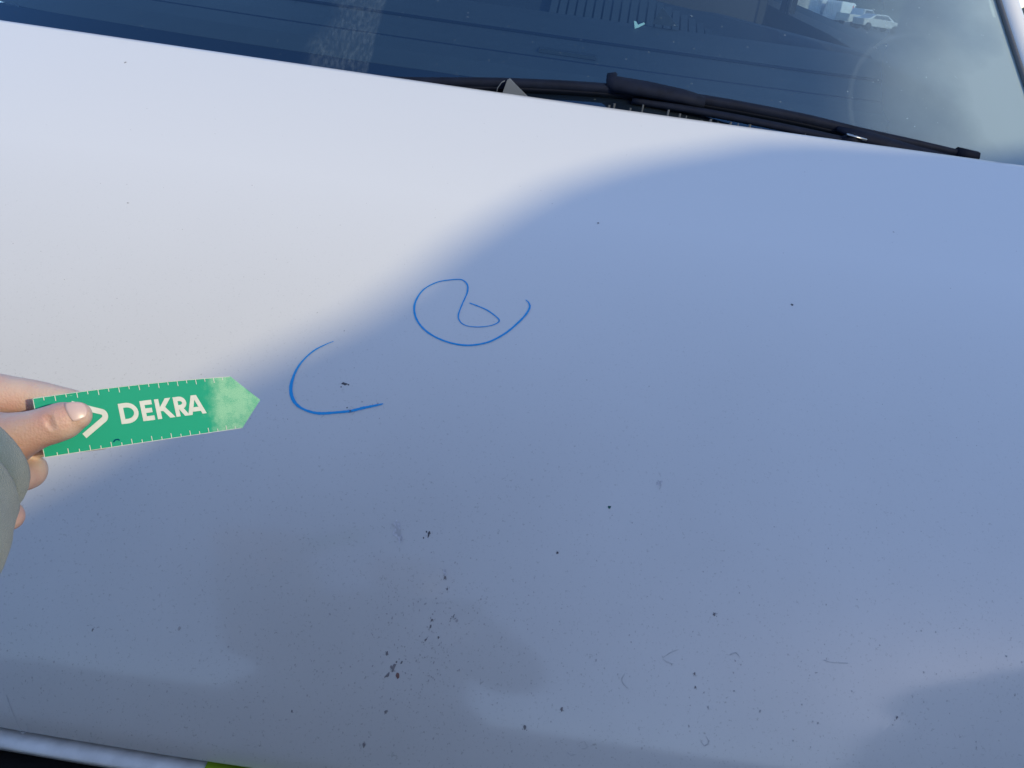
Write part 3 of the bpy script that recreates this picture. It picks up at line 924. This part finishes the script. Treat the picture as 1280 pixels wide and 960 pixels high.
# ------------------------------------------------------------------ pointer ruler
RT = [(40, 498), (165, 481.5), (288, 470.5)]
RB = [(55, 572), (180, 553), (303, 535)]
D0, D1 = .362, .412
def qd(P, s):
    a = [(1-s)*(1-2*s), 4*s*(1-s), s*(2*s-1)]
    return tuple(sum(k*p[i] for k, p in zip(a, P)) for i in (0, 1))
RLEN = 10.0
def rul0(s, t):
    q = max(-.05, s/RLEN)
    # perspective-correct parameter along the card
    d = D0+(D1-D0)*q
    w_ = q*D1/d
    a, b = qd(RT, w_), qd(RB, w_)
    A, B = at(a[0], a[1], d), at(b[0], b[1], d+.004)
    return B.lerp(A, t)
def rul(s, t, off=0):
    p = rul0(s, t)
    nn = (rul0(s+.1, t)-p).cross(rul0(s, t+.03)-p).normalized()
    if nn.dot(p-CAM) > 0: nn = -nn
    return p + nn*off
def card_material():
    mt = material('green_laminated_card', (.001, .33, .21), .55, spec=.12, coat=.12, coat_rough=.04)
    n = mt.node_tree; L = n.links.new; b = n.nodes['Principled BSDF']
    uvn = n.nodes.new('ShaderNodeUVMap'); uvn.uv_map = 'UVMap'
    sp = n.nodes.new('ShaderNodeSeparateXYZ'); L(uvn.outputs[0], sp.inputs[0])
    def noi(sc, det, mpn=None, ro=.6):
        x = n.nodes.new('ShaderNodeTexNoise'); x.inputs['Scale'].default_value = sc; x.inputs['Detail'].default_value = det; x.inputs['Roughness'].default_value = ro
        src = uvn.outputs[0]
        if mpn:
            mp = n.nodes.new('ShaderNodeMapping'); mp.inputs['Scale'].default_value = mpn[0]; mp.inputs['Rotation'].default_value = mpn[1]
            L(src, mp.inputs[0]); src = mp.outputs[0]
        L(src, x.inputs['Vector']); return x.outputs[0]
    def rng(src, a, c, lo, hi):
        r = n.nodes.new('ShaderNodeMapRange'); r.interpolation_type = 'SMOOTHSTEP'
        for i, q in enumerate((a, c, lo, hi)): r.inputs[i+1].default_value = q
        L(src, r.inputs[0]); return r.outputs[0]
    def mth(op, *a):
        q = n.nodes.new('ShaderNodeMath'); q.operation = op
        for i, s_ in enumerate(a):
            if isinstance(s_, (int, float)): q.inputs[i].default_value = s_
            else: L(s_, q.inputs[i])
        return q.outputs[0]
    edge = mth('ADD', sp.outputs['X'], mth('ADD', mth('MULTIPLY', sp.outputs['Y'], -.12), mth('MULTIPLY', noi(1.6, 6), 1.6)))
    glare_area = rng(edge, 8.80, 9.90, 0, .72)                     # pale glare painted over the point of the card
    glare_mottle = mth('ADD', mth('ADD', rng(noi(26, 12, None, .85), .42, .58, 0, .60), rng(noi(1.4, 3), .35, .6, .12, .40)), rng(noi(6, 5, ((1, 14, 1), (0, 0, .5))), .55, .7, 0, .35))
    glare_mottle = mth('ADD', glare_mottle, rng(noi(6, 5, ((14, 1, 1), (0, 0, .7))), .58, .7, 0, .25))
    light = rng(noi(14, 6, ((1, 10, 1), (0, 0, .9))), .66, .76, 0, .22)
    fac = mth('MINIMUM', mth('ADD', mth('MULTIPLY', glare_area, glare_mottle), light), .95)
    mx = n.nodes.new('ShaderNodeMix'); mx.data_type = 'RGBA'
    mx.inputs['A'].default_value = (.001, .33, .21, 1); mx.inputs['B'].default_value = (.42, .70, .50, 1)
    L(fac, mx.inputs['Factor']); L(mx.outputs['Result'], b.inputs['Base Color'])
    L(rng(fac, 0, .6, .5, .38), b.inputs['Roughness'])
    bu = n.nodes.new('ShaderNodeBump'); bu.inputs['Strength'].default_value = .25; bu.inputs['Distance'].default_value = .0003
    L(noi(25, 6), bu.inputs['Height']); L(bu.outputs[0], b.inputs['Normal'])
    return mt
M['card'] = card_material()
M['print'] = material('white_print', (.62, .66, .65), .6, spec=.2, var=.06, vscale=300)
M['card_edge'] = material('pale_card_edge', (.55, .70, .60), .5)
ruler = root('pointer_ruler', rul(4, .5), 'green arrow-tipped pocket ruler with white lettering, pinched between thumb and fingers above the bonnet', 'ruler')
ns, ntt = 44, 10
vv, uvs, ff = [], [], []
tip = .50
def st_pos(i, j):
    t = j/ntt
    smax = RLEN + 1.42*(1-abs(t-tip)/(tip if t < tip else 1-tip))
    s = smax*i/ns if i > ns*.0 else 0
    return s, t
for layer, off in ((0, .0), (1, -.0009)):
    for i in range(ns+1):
        for j in range(ntt+1):
            # column positions straight up to the shoulder, then converging on the point
            t = j/ntt
            if i <= ns-6: s = RLEN*i/(ns-6)
            else:
                k = (i-(ns-6))/6
                s = RLEN + 1.42*k*(1-abs(t-tip)/(tip if t < tip else 1-tip))
                # slide outline points exactly onto the slanting edges
            c = .10
            if i == 0 and j in (0, ntt): s = c*.5
            vv.append(rul(s, t, off)); uvs.append((s, t*2.8))
NQ = (ns+1)*(ntt+1)
def q_(l, i, j): return l*NQ+i*(ntt+1)+j
for i in range(ns):
    for j in range(ntt):
        ff.append((q_(0,i,j), q_(0,i+1,j), q_(0,i+1,j+1), q_(0,i,j+1)))
        ff.append((q_(1,i,j), q_(1,i,j+1), q_(1,i+1,j+1), q_(1,i+1,j)))
for i in range(ns):
    ff += [(q_(0,i,0), q_(1,i,0), q_(1,i+1,0), q_(0,i+1,0)), (q_(0,i,ntt), q_(0,i+1,ntt), q_(1,i+1,ntt), q_(1,i,ntt))]
for j in range(ntt):
    ff += [(q_(0,0,j), q_(0,0,j+1), q_(1,0,j+1), q_(1,0,j)), (q_(0,ns,j), q_(1,ns,j), q_(1,ns,j+1), q_(0,ns,j+1))]
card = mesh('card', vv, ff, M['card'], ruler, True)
card.data.materials.append(M['card_edge'])
uvl = card.data.uv_layers.new(name='UVMap')
for p in card.data.polygons:
    for li in p.loop_indices:
        uvl.data[li].uv = uvs[card.data.loops[li].vertex_index]
for k in range(2*ns*ntt, len(card.data.polygons)):
    card.data.polygons[k].material_index = 1
    card.data.polygons[k].use_smooth = False
bmc = bmesh.new(); bmc.from_mesh(card.data); bmesh.ops.recalc_face_normals(bmc, faces=bmc.faces)
for e_ in bmc.edges:
    if len(e_.link_faces) == 2 and e_.calc_face_angle(0) > .5: e_.smooth = False
bmc.to_mesh(card.data); bmc.free()
OFF = [.00016]
def inkstroke(mb, pts, wd):
    """ribbon of width wd cm through (s cm, t cm) points"""
    OFF[0] += .000006
    P = [Vector((a, b)) for a, b in pts]
    L_, R__ = [], []
    for i, p in enumerate(P):
        if i == 0: n_ = (P[1]-p).normalized(); n_ = Vector((-n_.y, n_.x))
        elif i == len(P)-1: n_ = (p-P[i-1]).normalized(); n_ = Vector((-n_.y, n_.x))
        else:
            n1 = (p-P[i-1]).normalized(); n2 = (P[i+1]-p).normalized()
            n1, n2 = Vector((-n1.y, n1.x)), Vector((-n2.y, n2.x))
            n_ = (n1+n2).normalized(); n_ = n_/max(.5, n_.dot(n1))
        L_.append(p+n_*wd/2); R__.append(p-n_*wd/2)
    vv, ff = [], []
    for a, b in zip(L_, R__):
        vv += [rul(a.x, a.y/2.8, OFF[0]), rul(b.x, b.y/2.8, OFF[0])]
    for i in range(len(P)-1): ff.append((2*i, 2*i+2, 2*i+3, 2*i+1))
    mb.add(vv, ff)
y0, y1 = 1.02, 2.00
H = y1-y0; wd = .22
def letter(ch, x0, x1, strokes):
    mb = MB()
    x0, x1 = 3.80+(x0-4.02)*.935, 3.80+(x1-4.02)*.935
    for s_ in strokes:
        q = [(x0+(x1-x0)*a, y0+H*b) for a, b in s_]
        if len(q) == 2 and abs(q[0][1]-q[1][1]) > .3:      # uprights and diagonals end level
            OFF[0] += .000006
            dx, dy = q[1][0]-q[0][0], q[1][1]-q[0][1]
            hwx = wd/2*sqrt(dx*dx+dy*dy)/abs(dy)
            c4 = [(q[0][0]-hwx, q[0][1]), (q[0][0]+hwx, q[0][1]), (q[1][0]+hwx, q[1][1]), (q[1][0]-hwx, q[1][1])]
            mb.add([rul(a, b/2.8, OFF[0]) for a, b in c4], [(0, 1, 2, 3)])
        else: inkstroke(mb, q, wd)
    mb.build('letter', M['print'], ruler, label='white printed letter '+ch)
arc = lambda cx, cy, rx, ry, a0, a1, n_=12: [(cx+rx*cos(radians(a0+(a1-a0)*i/n_)), cy+ry*sin(radians(a0+(a1-a0)*i/n_))) for i in range(n_+1)]
letter('D', 4.02, 5.00, [[(.11, 0), (.11, 1)], [(.2, .892), (.38, .892)] + arc(.38, .5, .50, .392, 84, -84) + [(.38, .108), (.2, .108)]])
letter('E', 5.17, 5.80, [[(.17, 0), (.17, 1)], [(.3, .892), (1, .892)], [(.3, .5), (.92, .5)], [(.3, .108), (1, .108)]])
letter('K', 5.96, 6.90, [[(.12, 0), (.12, 1)], [(.22, .38), (.80, 1)], [(.40, .56), (.88, 0)]])
letter('R', 7.00, 7.72, [[(.15, 0), (.15, 1)], [(.25, .892), (.45, .892)] + arc(.45, .68, .36, .212, 84, -84) + [(.45, .468), (.25, .468)], [(.46, .42), (.86, 0)]])
letter('A', 7.66, 8.72, [[(.12, 0), (.47, 1)], [(.53, 1), (.90, 0)], [(.30, .27), (.72, .27)]])
mb = MB()
pts = [(1.65, 2.30), (2.5, 1.92)] + [(2.5+.42+.17*cos(a)-.0, 1.54+.20*sin(a)) for a in [radians(70-18*i) for i in range(8)]] + [(1.95, .72)]
inkstroke(mb, pts, .27)
mb.build('triangle_emblem', M['print'], ruler, label='white rounded triangular emblem half hidden by the thumb')
mb = MB()
for k in range(1, 20):
    s_ = .5*k
    ln = .26 if k % 2 == 0 else .16
    inkstroke(mb, [(s_, 2.79), (s_, 2.79-ln)], .035)
    inkstroke(mb, [(s_+.1, .01), (s_+.1, ln)], .035)
inkstroke(mb, [(.03, .03), (.03, 2.77)], .03)
inkstroke(mb, [(.03+9.9*i/30, .012) for i in range(31)], .022)
inkstroke(mb, [(.03+9.9*i/30, 2.788) for i in range(31)], .022)
mb.build('tick_marks', M['print'], ruler, kind='stuff')
M['ink_spot'] = material('dark_blue_ink_spot', (.0, .07, .13), .8, spec=.05)
mb = MB(); inkstroke(mb, [(3.22, .24), (3.33, .33), (3.47, .33), (3.53, .27)], .07); mb.build('ink_spot', M['ink_spot'], ruler)

# ------------------------------------------------------------------ photographer
def skin_material():
    mt = material('skin', (.52, .32, .25), .48, sss=.25)
    n = mt.node_tree; L = n.links.new; b = n.nodes['Principled BSDF']; tc = n.nodes['Texture Coordinate']
    a = n.nodes.new('ShaderNodeTexNoise'); a.inputs['Scale'].default_value = 42; a.inputs['Detail'].default_value = 5
    L(tc.outputs['Object'], a.inputs['Vector'])
    cr = n.nodes.new('ShaderNodeValToRGB')
    cr.color_ramp.elements[0].position = .35; cr.color_ramp.elements[0].color = (.60, .35, .30, 1)
    cr.color_ramp.elements[1].position = .65; cr.color_ramp.elements[1].color = (.62, .48, .41, 1)
    L(a.outputs[0], cr.inputs[0]); L(cr.outputs[0], b.inputs['Base Color'])
    v1 = n.nodes.new('ShaderNodeTexVoronoi'); v1.inputs['Scale'].default_value = 900; L(tc.outputs['Object'], v1.inputs['Vector'])
    n2 = n.nodes.new('ShaderNodeTexNoise'); n2.inputs['Scale'].default_value = 300; n2.inputs['Detail'].default_value = 6; L(tc.outputs['Object'], n2.inputs['Vector'])
    ad = n.nodes.new('ShaderNodeMath'); ad.operation = 'ADD'; L(v1.outputs['Distance'], ad.inputs[0]); L(n2.outputs[0], ad.inputs[1])
    bu = n.nodes.new('ShaderNodeBump'); bu.inputs['Strength'].default_value = .35; bu.inputs['Distance'].default_value = .0005
    L(ad.outputs[0], bu.inputs['Height']); L(bu.outputs[0], b.inputs['Normal'])
    return mt
M['skin'] = skin_material()
def fabric(name, col):
    mt = material(name, col, .95, bump=.5, bscale=1500, var=.12, vscale=80)
    mt.node_tree.nodes['Principled BSDF'].inputs['Sheen Weight'].default_value = .3
    return mt
M['sleeve'] = fabric('grey_sweatshirt', (.125, .180, .218))
M['trousers'] = fabric('dark_trousers', (.03, .035, .045))
M['jacket'] = fabric('dark_jacket', (.07, .08, .09))
M['nail'] = material('fingernail', (.62, .46, .45), .42, coat=.15, coat_rough=.2)
M['hair'] = material('brown_hair', (.05, .03, .02), .6, bump=.8, bscale=300)

def remeshed(mb, voxel, smooth_it):
    me = bpy.data.meshes.new('tmp'); me.from_pydata([tuple(p) for p in mb.v], [], mb.f); me.update()
    bm = bmesh.new(); bm.from_mesh(me); bmesh.ops.recalc_face_normals(bm, faces=bm.faces); bm.to_mesh(me); bm.free()
    o = bpy.data.objects.new('tmp', me); C.objects.link(o)
    r = o.modifiers.new('r', 'REMESH'); r.mode = 'VOXEL'; r.voxel_size = voxel
    s_ = o.modifiers.new('s', 'SMOOTH'); s_.iterations = smooth_it; s_.factor = .5
    dg = bpy.context.evaluated_depsgraph_get()
    ev = o.evaluated_get(dg)
    out = bpy.data.meshes.new_from_object(ev)
    vs_ = [v_.co.copy() for v_ in out.vertices]; fs_ = [tuple(p.vertices) for p in out.polygons]
    bpy.data.objects.remove(o); bpy.data.meshes.remove(me)
    return vs_, fs_
def chain(mb, pts, n=18, k=7):
    """pts = (x, y, z, r) world, round ended and smoothly interpolated"""
    q = smooth_pts(pts, k)
    P = [Vector(p[:3]) for p in q]; R_ = [p[3] for p in q]
    # hemispherical ends
    def cap(p, d, r):
        return [(p + d*r*sin(a), r*cos(a)) for a in [radians(x) for x in (25, 48, 68, 84)]]
    d0 = (P[0]-P[1]).normalized(); d1 = (P[-1]-P[-2]).normalized()
    c0 = cap(P[0], d0, R_[0])[::-1]; c1 = cap(P[-1], d1, R_[-1])
    mb.tube([a for a, b in c0]+P+[a for a, b in c1], [b for a, b in c0]+R_+[b for a, b in c1], n)
def ip(px, py, d, rpx):
    p = at(px, py, d)
    return (p.x, p.y, p.z, rpx*d/F)

hand = MB()
# thumb: tip, pad, joint, base, ball of the thumb
chain(hand, [ip(96, 519.5, .3515, 18), ip(83, 524.5, .3515, 23.5), ip(66, 530.5, .352, 24.5), ip(48, 536, .352, 25), ip(25, 544, .354, 30), ip(0, 552, .358, 38), ip(-40, 556, .364, 44), ip(-80, 560, .364, 48)])
# index finger behind the ruler
chain(hand, [ip(112, 506, .388, 14), ip(90, 504, .387, 17.5), ip(66, 500, .386, 19.5), ip(44, 496, .386, 21), ip(15, 494, .385, 24), ip(-20, 492, .385, 27), ip(-80, 505, .385, 34), ip(-130, 525, .375, 40)])
# middle finger under the ruler, tip just showing below its lower edge
chain(hand, [ip(127, 549, .398, 13.5), ip(105, 549.5, .397, 15.5), ip(75, 551, .395, 17), ip(40, 553, .395, 20), ip(5, 552, .395, 23), ip(-30, 545, .395, 26), ip(-90, 545, .385, 34)])
# ring finger curled, knuckle towards the bonnet
chain(hand, [ip(8, 600, .37, 17), ip(26, 596, .385, 19), ip(36, 589, .397, 21.5), ip(25, 582, .405, 23), ip(-15, 575, .405, 25), ip(-80, 570, .39, 34)])
# little finger curled lower
chain(hand, [ip(-15, 655, .375, 14), ip(5, 650, .385, 15.5), ip(13, 645, .395, 16.5), ip(0, 636, .405, 18), ip(-40, 615, .40, 22), ip(-100, 590, .385, 30)])
# palm and wrist
chain(hand, [ip(-70, 540, .372, 46), ip(-110, 560, .368, 60), ip(-130, 600, .355, 66)], 20)
chain(hand, [ip(-60, 600, .385, 34), ip(-105, 620, .37, 50), ip(-125, 650, .345, 60)], 20)
ax_f = Vector((-.024, .942, .334)).normalized()        # forearm direction, towards the hand
wr = at(-122, 555, .355)
for_ = [wr + ax_f*.01, wr - ax_f*.06, wr - ax_f*.14, wr - ax_f*.22]
chain(hand, [(*for_[0], .026), (*for_[1], .027), (*for_[2], .034), (*for_[3], .040)], 20)
hv_, hf_ = remeshed(hand, .0008, 11)
# joint creases and the nail bed
def groove(p, a, b, wdt, dep):
    ab = b-a; t = max(0, min(1, (p-a).dot(ab)/ab.length_squared)); d = (p-(a+ab*t)).length
    return dep*exp(-(d/wdt)**2) if d < 4*wdt else 0
cre = []
for px, top, bot, dd_, dep in ((52, 513, 532, .343, .0005), (56, 515, 538, .343, .0006), (60, 518, 543, .343, .0006), (64, 522, 548, .343, .0005), (46, 514, 524, .343, .0004)):
    cre.append((at(px, top, dd_), at(px+8, bot, dd_), .0009, dep))
for q_px in (70, 75): cre.append((at(q_px, 512, .343), at(q_px+4, 530, .343), .0008, .0003))
cre.append((at(49, 474, .379), at(52, 497, .378), .0012, .0012))
cre.append((at(20, 562, .343), at(45, 550, .343), .0010, .0003))
nail_c = at(97, 513.5, .334)
for i, p in enumerate(hv_):
    if (p-nail_c).length > .06: continue
    s_ = 0
    for a, b, wdt, dep in cre: s_ += groove(p, a, b, wdt*.85, dep*1.3)
    if s_: hv_[i] = p + (p-CAM).normalized()*s_
# the rest of the body, seen only as a mirror image and a shade
body = MB()
SH = lambda x, y, z, r: (x, y+.22, z+CAM_H, r)
chain(body, [SH(-.17, -.50, -.33, .15), SH(-.17, -.50, -.15, .145), SH(-.17, -.49, .03, .14), SH(-.165, -.48, .10, .10)], 20)
chain(body, [SH(-.32, -.49, .06, .065), SH(-.17, -.49, .10, .075), SH(-.02, -.48, .06, .065)], 16)
chain(body, [SH(-.165, -.47, .14, .055), SH(-.16, -.45, .22, .056)], 14)
chain(body, [SH(-.155, -.42, .25, .060), SH(-.158, -.43, .31, .078), SH(-.158, -.445, .355, .082)], 20)
nose = [SH(-.155, -.352, .315, .007), SH(-.155, -.340, .295, .012)]
chain(body, nose, 10)
for s_ in (-1, 1): chain(body, [SH(-.158+s_*.082, -.44, .315, .012), SH(-.158+s_*.083, -.44, .285, .009)], 8)
chain(body, [SH(-.155, -.349, .262, .008), SH(-.145, -.352, .262, .007)], 8)
elb = wr - ax_f*.24
chain(body, [SH(-.34, -.48, .05, .058), (*(Vector(SH(-.34, -.48, .05, 0)[:3]).lerp(elb, .5) + Vector((-.03, 0, -.02))), .052), (*elb, .045), (*(wr-ax_f*.16), .036)], 16)
chain(body, [SH(0.0, -.48, .05, .058), SH(.05, -.40, -.12, .050), SH(.055, -.34, -.22, .042), SH(.00, -.30, -.16, .032), SH(-.03, -.285, -.12, .026)], 16)
# right hand round the phone
for k in range(4):
    chain(body, [SH(-.035, -.275, -.10, .012), SH(-.075+.006*k, -.262, -.085+.014*k, .0085), SH(-.095+.008*k, -.255, -.060+.014*k, .0078)], 8)
chain(body, [SH(-.03, -.275, -.10, .013), SH(-.015, -.265, -.085, .010), SH(-.02, -.258, -.06, .009)], 8)
for s_ in (-1, 1):
    chain(body, [SH(-.17+s_*.10, -.50, -.40, .095), SH(-.17+s_*.11, -.48, -.80, .065), SH(-.17+s_*.11, -.50, -1.20, .042)], 14)
    chain(body, [SH(-.17+s_*.11, -.52, -1.275, .040), SH(-.17+s_*.12, -.38, -1.285, .032)], 12)
bv, bf = remeshed(body, .0075, 3)
person = root('person', (-.17, -.28, 0), 'person whose hand reaches in from a grey sleeve, thumb on the green ruler', 'person')
kk = len(hv_)
bod = mesh('body', hv_+bv, hf_+[tuple(i+kk for i in q) for q in bf], M['skin'], person, True)
# thumbnail: a curved plate following the thumb
def nearest_depth(px, py):
    r = ray(px, py); best = None
    rn = r.normalized()
    for p in near_v:
        d = p-CAM; t = d.dot(rn)
        off = (d-rn*t).length
        if off < .0013 and (best is None or t < best): best = t
    return (best/r.length) if best else None
near_v = [p for p in hv_ if (p-nail_c).length < .03]
ncl = [(79, 503.5), (90, 501), (101, 502.5), (108, 509), (109.5, 516), (105, 522.5), (98, 526.5), (92, 527), (88, 520), (84, 511)]
# grid in the nail's own frame
nu = Vector((108.5-84.5, 514-514.5)); 
corners = [(79.5, 502.5), (104.5, 502.5), (108.0, 522.5), (90.5, 528.5)]
vv, ff = [], []
N1 = 8
deps = []
for j in range(N1+1):
    for i in range(N1+1):
        u, t = i/N1, j/N1
        # rounded corners: squircle-ish pull
        uu, tt = 2*u-1, 2*t-1
        k = 1-.13*(uu*uu*tt*tt)
        uu *= k; tt *= k
        u2, t2 = (uu+1)/2, (tt+1)/2
        a = [corners[0][c]*(1-u2)+corners[1][c]*u2 for c in (0, 1)]
        b = [corners[3][c]*(1-u2)+corners[2][c]*u2 for c in (0, 1)]
        px, py = a[0]*(1-t2)+b[0]*t2, a[1]*(1-t2)+b[1]*t2
        px += 2.5*u2*(1-tt*tt) - 1.5*(1-u2)*(1-tt*tt)
        d = nearest_depth(px, py)
        deps.append(d); vv.append((px, py))
good = [d for d in deps if d]
mean = sum(good)/len(good) if good else .335
deps = [d or mean for d in deps]
for _ in range(3):     # smooth the depths so the plate is clean
    nd_ = deps[:]
    for j in range(N1+1):
        for i in range(N1+1):
            q = [deps[b*(N1+1)+a] for a in (max(i-1, 0), i, min(i+1, N1)) for b in (max(j-1, 0), j, min(j+1, N1))]
            nd_[j*(N1+1)+i] = sum(q)/len(q)
    deps = nd_
P = [at(a, b, d-.0003) for (a, b), d in zip(vv, deps)]
kk = len(P)
edge_i = [j*(N1+1)+i for j in range(N1+1) for i in range(N1+1) if i in (0, N1) or j in (0, N1)]
P2 = [at(a, b, d+.0015) for (a, b), d in zip(vv, deps)]
for j in range(N1):
    for i in range(N1):
        a = j*(N1+1)+i
        ff.append((a, a+1, a+N1+2, a+N1+1)); ff.append((kk+a, kk+a+N1+1, kk+a+N1+2, kk+a+1))
for i in range(N1):
    for a, b in ((i, i+1), (N1*(N1+1)+i, N1*(N1+1)+i+1), (i*(N1+1), (i+1)*(N1+1)), (i*(N1+1)+N1, (i+1)*(N1+1)+N1)):
        ff.append((a, b, kk+b, kk+a))
nl = mesh('thumbnail', P+P2, ff, M['nail'], bod, True)
bmn = bmesh.new(); bmn.from_mesh(nl.data); bmesh.ops.recalc_face_normals(bmn, faces=bmn.faces); bmn.to_mesh(nl.data); bmn.free()

# sleeve: cylinder of cloth round the forearm with a doubled cuff band
side = Vector((.755, .236, -.611)); side = (side-ax_f*side.dot(ax_f)).normalized()
nrm = ax_f.cross(side).normalized()
cc = at(-122, 548, .333)
def ring(c, r, n=56, wob=0, ph=0):
    out = []
    for k in range(n):
        a = 2*pi*k/n
        rr = r*(1+wob*sin(3*a+ph)+wob*.6*sin(5*a+2*ph))
        out.append(c + side*rr*cos(a) + nrm*rr*sin(a))
    return out
R0 = .0525
def cloth(rings, name, mt, parent, label=None):
    n_ = len(rings[0]); vv = [p for r in rings for p in r]; ff = []
    for i in range(len(rings)-1):
        for k in range(n_):
            k2 = (k+1) % n_
            ff.append((i*n_+k, i*n_+k2, (i+1)*n_+k2, (i+1)*n_+k))
    return mesh(name, vv, ff, mt, parent, True, label)
rs = [ring(cc+ax_f*(-.004), R0-.010), ring(cc, R0-.006)]
for d_, dr in ((.0008, -.003), (0, -.0006), (-.002, 0), (-.005, .0002), (-.008, 0), (-.0105, -.0004), (-.0115, -.0012), (-.0125, -.0028)):
    rs.append(ring(cc+ax_f*d_, R0+dr, wob=.004))
slv_rings = [ring(cc-ax_f*.0105, R0-.0035)]
for i, d_ in enumerate([.0115, .0135, .0175, .024, .030, .04, .05, .065, .08, .10, .12, .15, .18, .21, .235]):
    slv_rings.append(ring(cc-ax_f*d_, R0-.0016+.0015*min(1, (d_-.014)/.01)+.010*min(1, d_/.06)+.0009*sin(i*1.7), wob=.007+.008*min(1, d_/.1), ph=i*.55))
# upper sleeve on to the shoulder
elc = cc-ax_f*.25
sh = Vector(SH(-.34, -.48, .05, 0)[:3])
upr = []
sleeve = cloth(slv_rings, 'sleeve', M['sleeve'], person, 'grey sweatshirt sleeve with a doubled cuff')
cuff = cloth(rs, 'cuff', M['sleeve'], sleeve)
# clothes on the body
cl = MB()
chain(cl, [SH(-.17, -.50, -.40, .175), SH(-.17, -.50, -.15, .170), SH(-.17, -.49, .03, .160), SH(-.165, -.48, .09, .115)], 20)
chain(cl, [SH(-.33, -.49, .055, .080), SH(-.17, -.49, .09, .09), SH(-.01, -.48, .055, .080)], 16)
chain(cl, [(*sh, .075), (*(sh.lerp(elc, .5)+Vector((-.03, 0, -.02))), .068), (*elc, .062)], 16)
chain(cl, [SH(0.0, -.48, .05, .075), SH(.05, -.40, -.12, .066), SH(.055, -.34, -.22, .056), SH(.00, -.30, -.165, .042)], 16)
jv, jf = remeshed(cl, .008, 4)
mesh('jacket', jv, jf, M['jacket'], person, True)
tr_ = MB()
for s_ in (-1, 1):
    chain(tr_, [SH(-.17+s_*.09, -.50, -.38, .12), SH(-.17+s_*.11, -.48, -.80, .088), SH(-.17+s_*.11, -.50, -1.18, .070)], 14)
jv, jf = remeshed(tr_, .010, 4)
mesh('trousers', jv, jf, M['trousers'], person, True)
hr = MB()
chain(hr, [SH(-.158, -.455, .36, .088), SH(-.158, -.47, .33, .086), SH(-.158, -.485, .27, .066)], 20)
jv, jf = remeshed(hr, .007, 3)
mesh('hair', jv, jf, M['hair'], person, True)
for s_ in (-1, 1):
    sm = MB(); chain(sm, [SH(-.17+s_*.11, -.53, -1.275, .044), SH(-.17+s_*.12, -.37, -1.285, .038)], 12); sm.build('shoe', M['rubber'], person, True)

# phone in the right hand, lens at its upper left corner
phone = root('phone', tuple(CAM - RV*.07 - UV*.030 - fv*.006), 'black phone held over the bonnet, mirrored faintly in the paint', 'phone')
pv = []
for dz in (-.0025, -.0105):
    for a, b in ((-.146, .006), (.006, .006), (.006, -.066), (-.146, -.066)):
        pv.append(CAM + RV*a + UV*b + fv*dz)
pm = MB(); pm.add(pv, [(0,1,2,3), (7,6,5,4), (0,4,5,1), (1,5,6,2), (2,6,7,3), (3,7,4,0)])
pm.build('phone_case', M['black_plastic'], phone, bevel=.002)
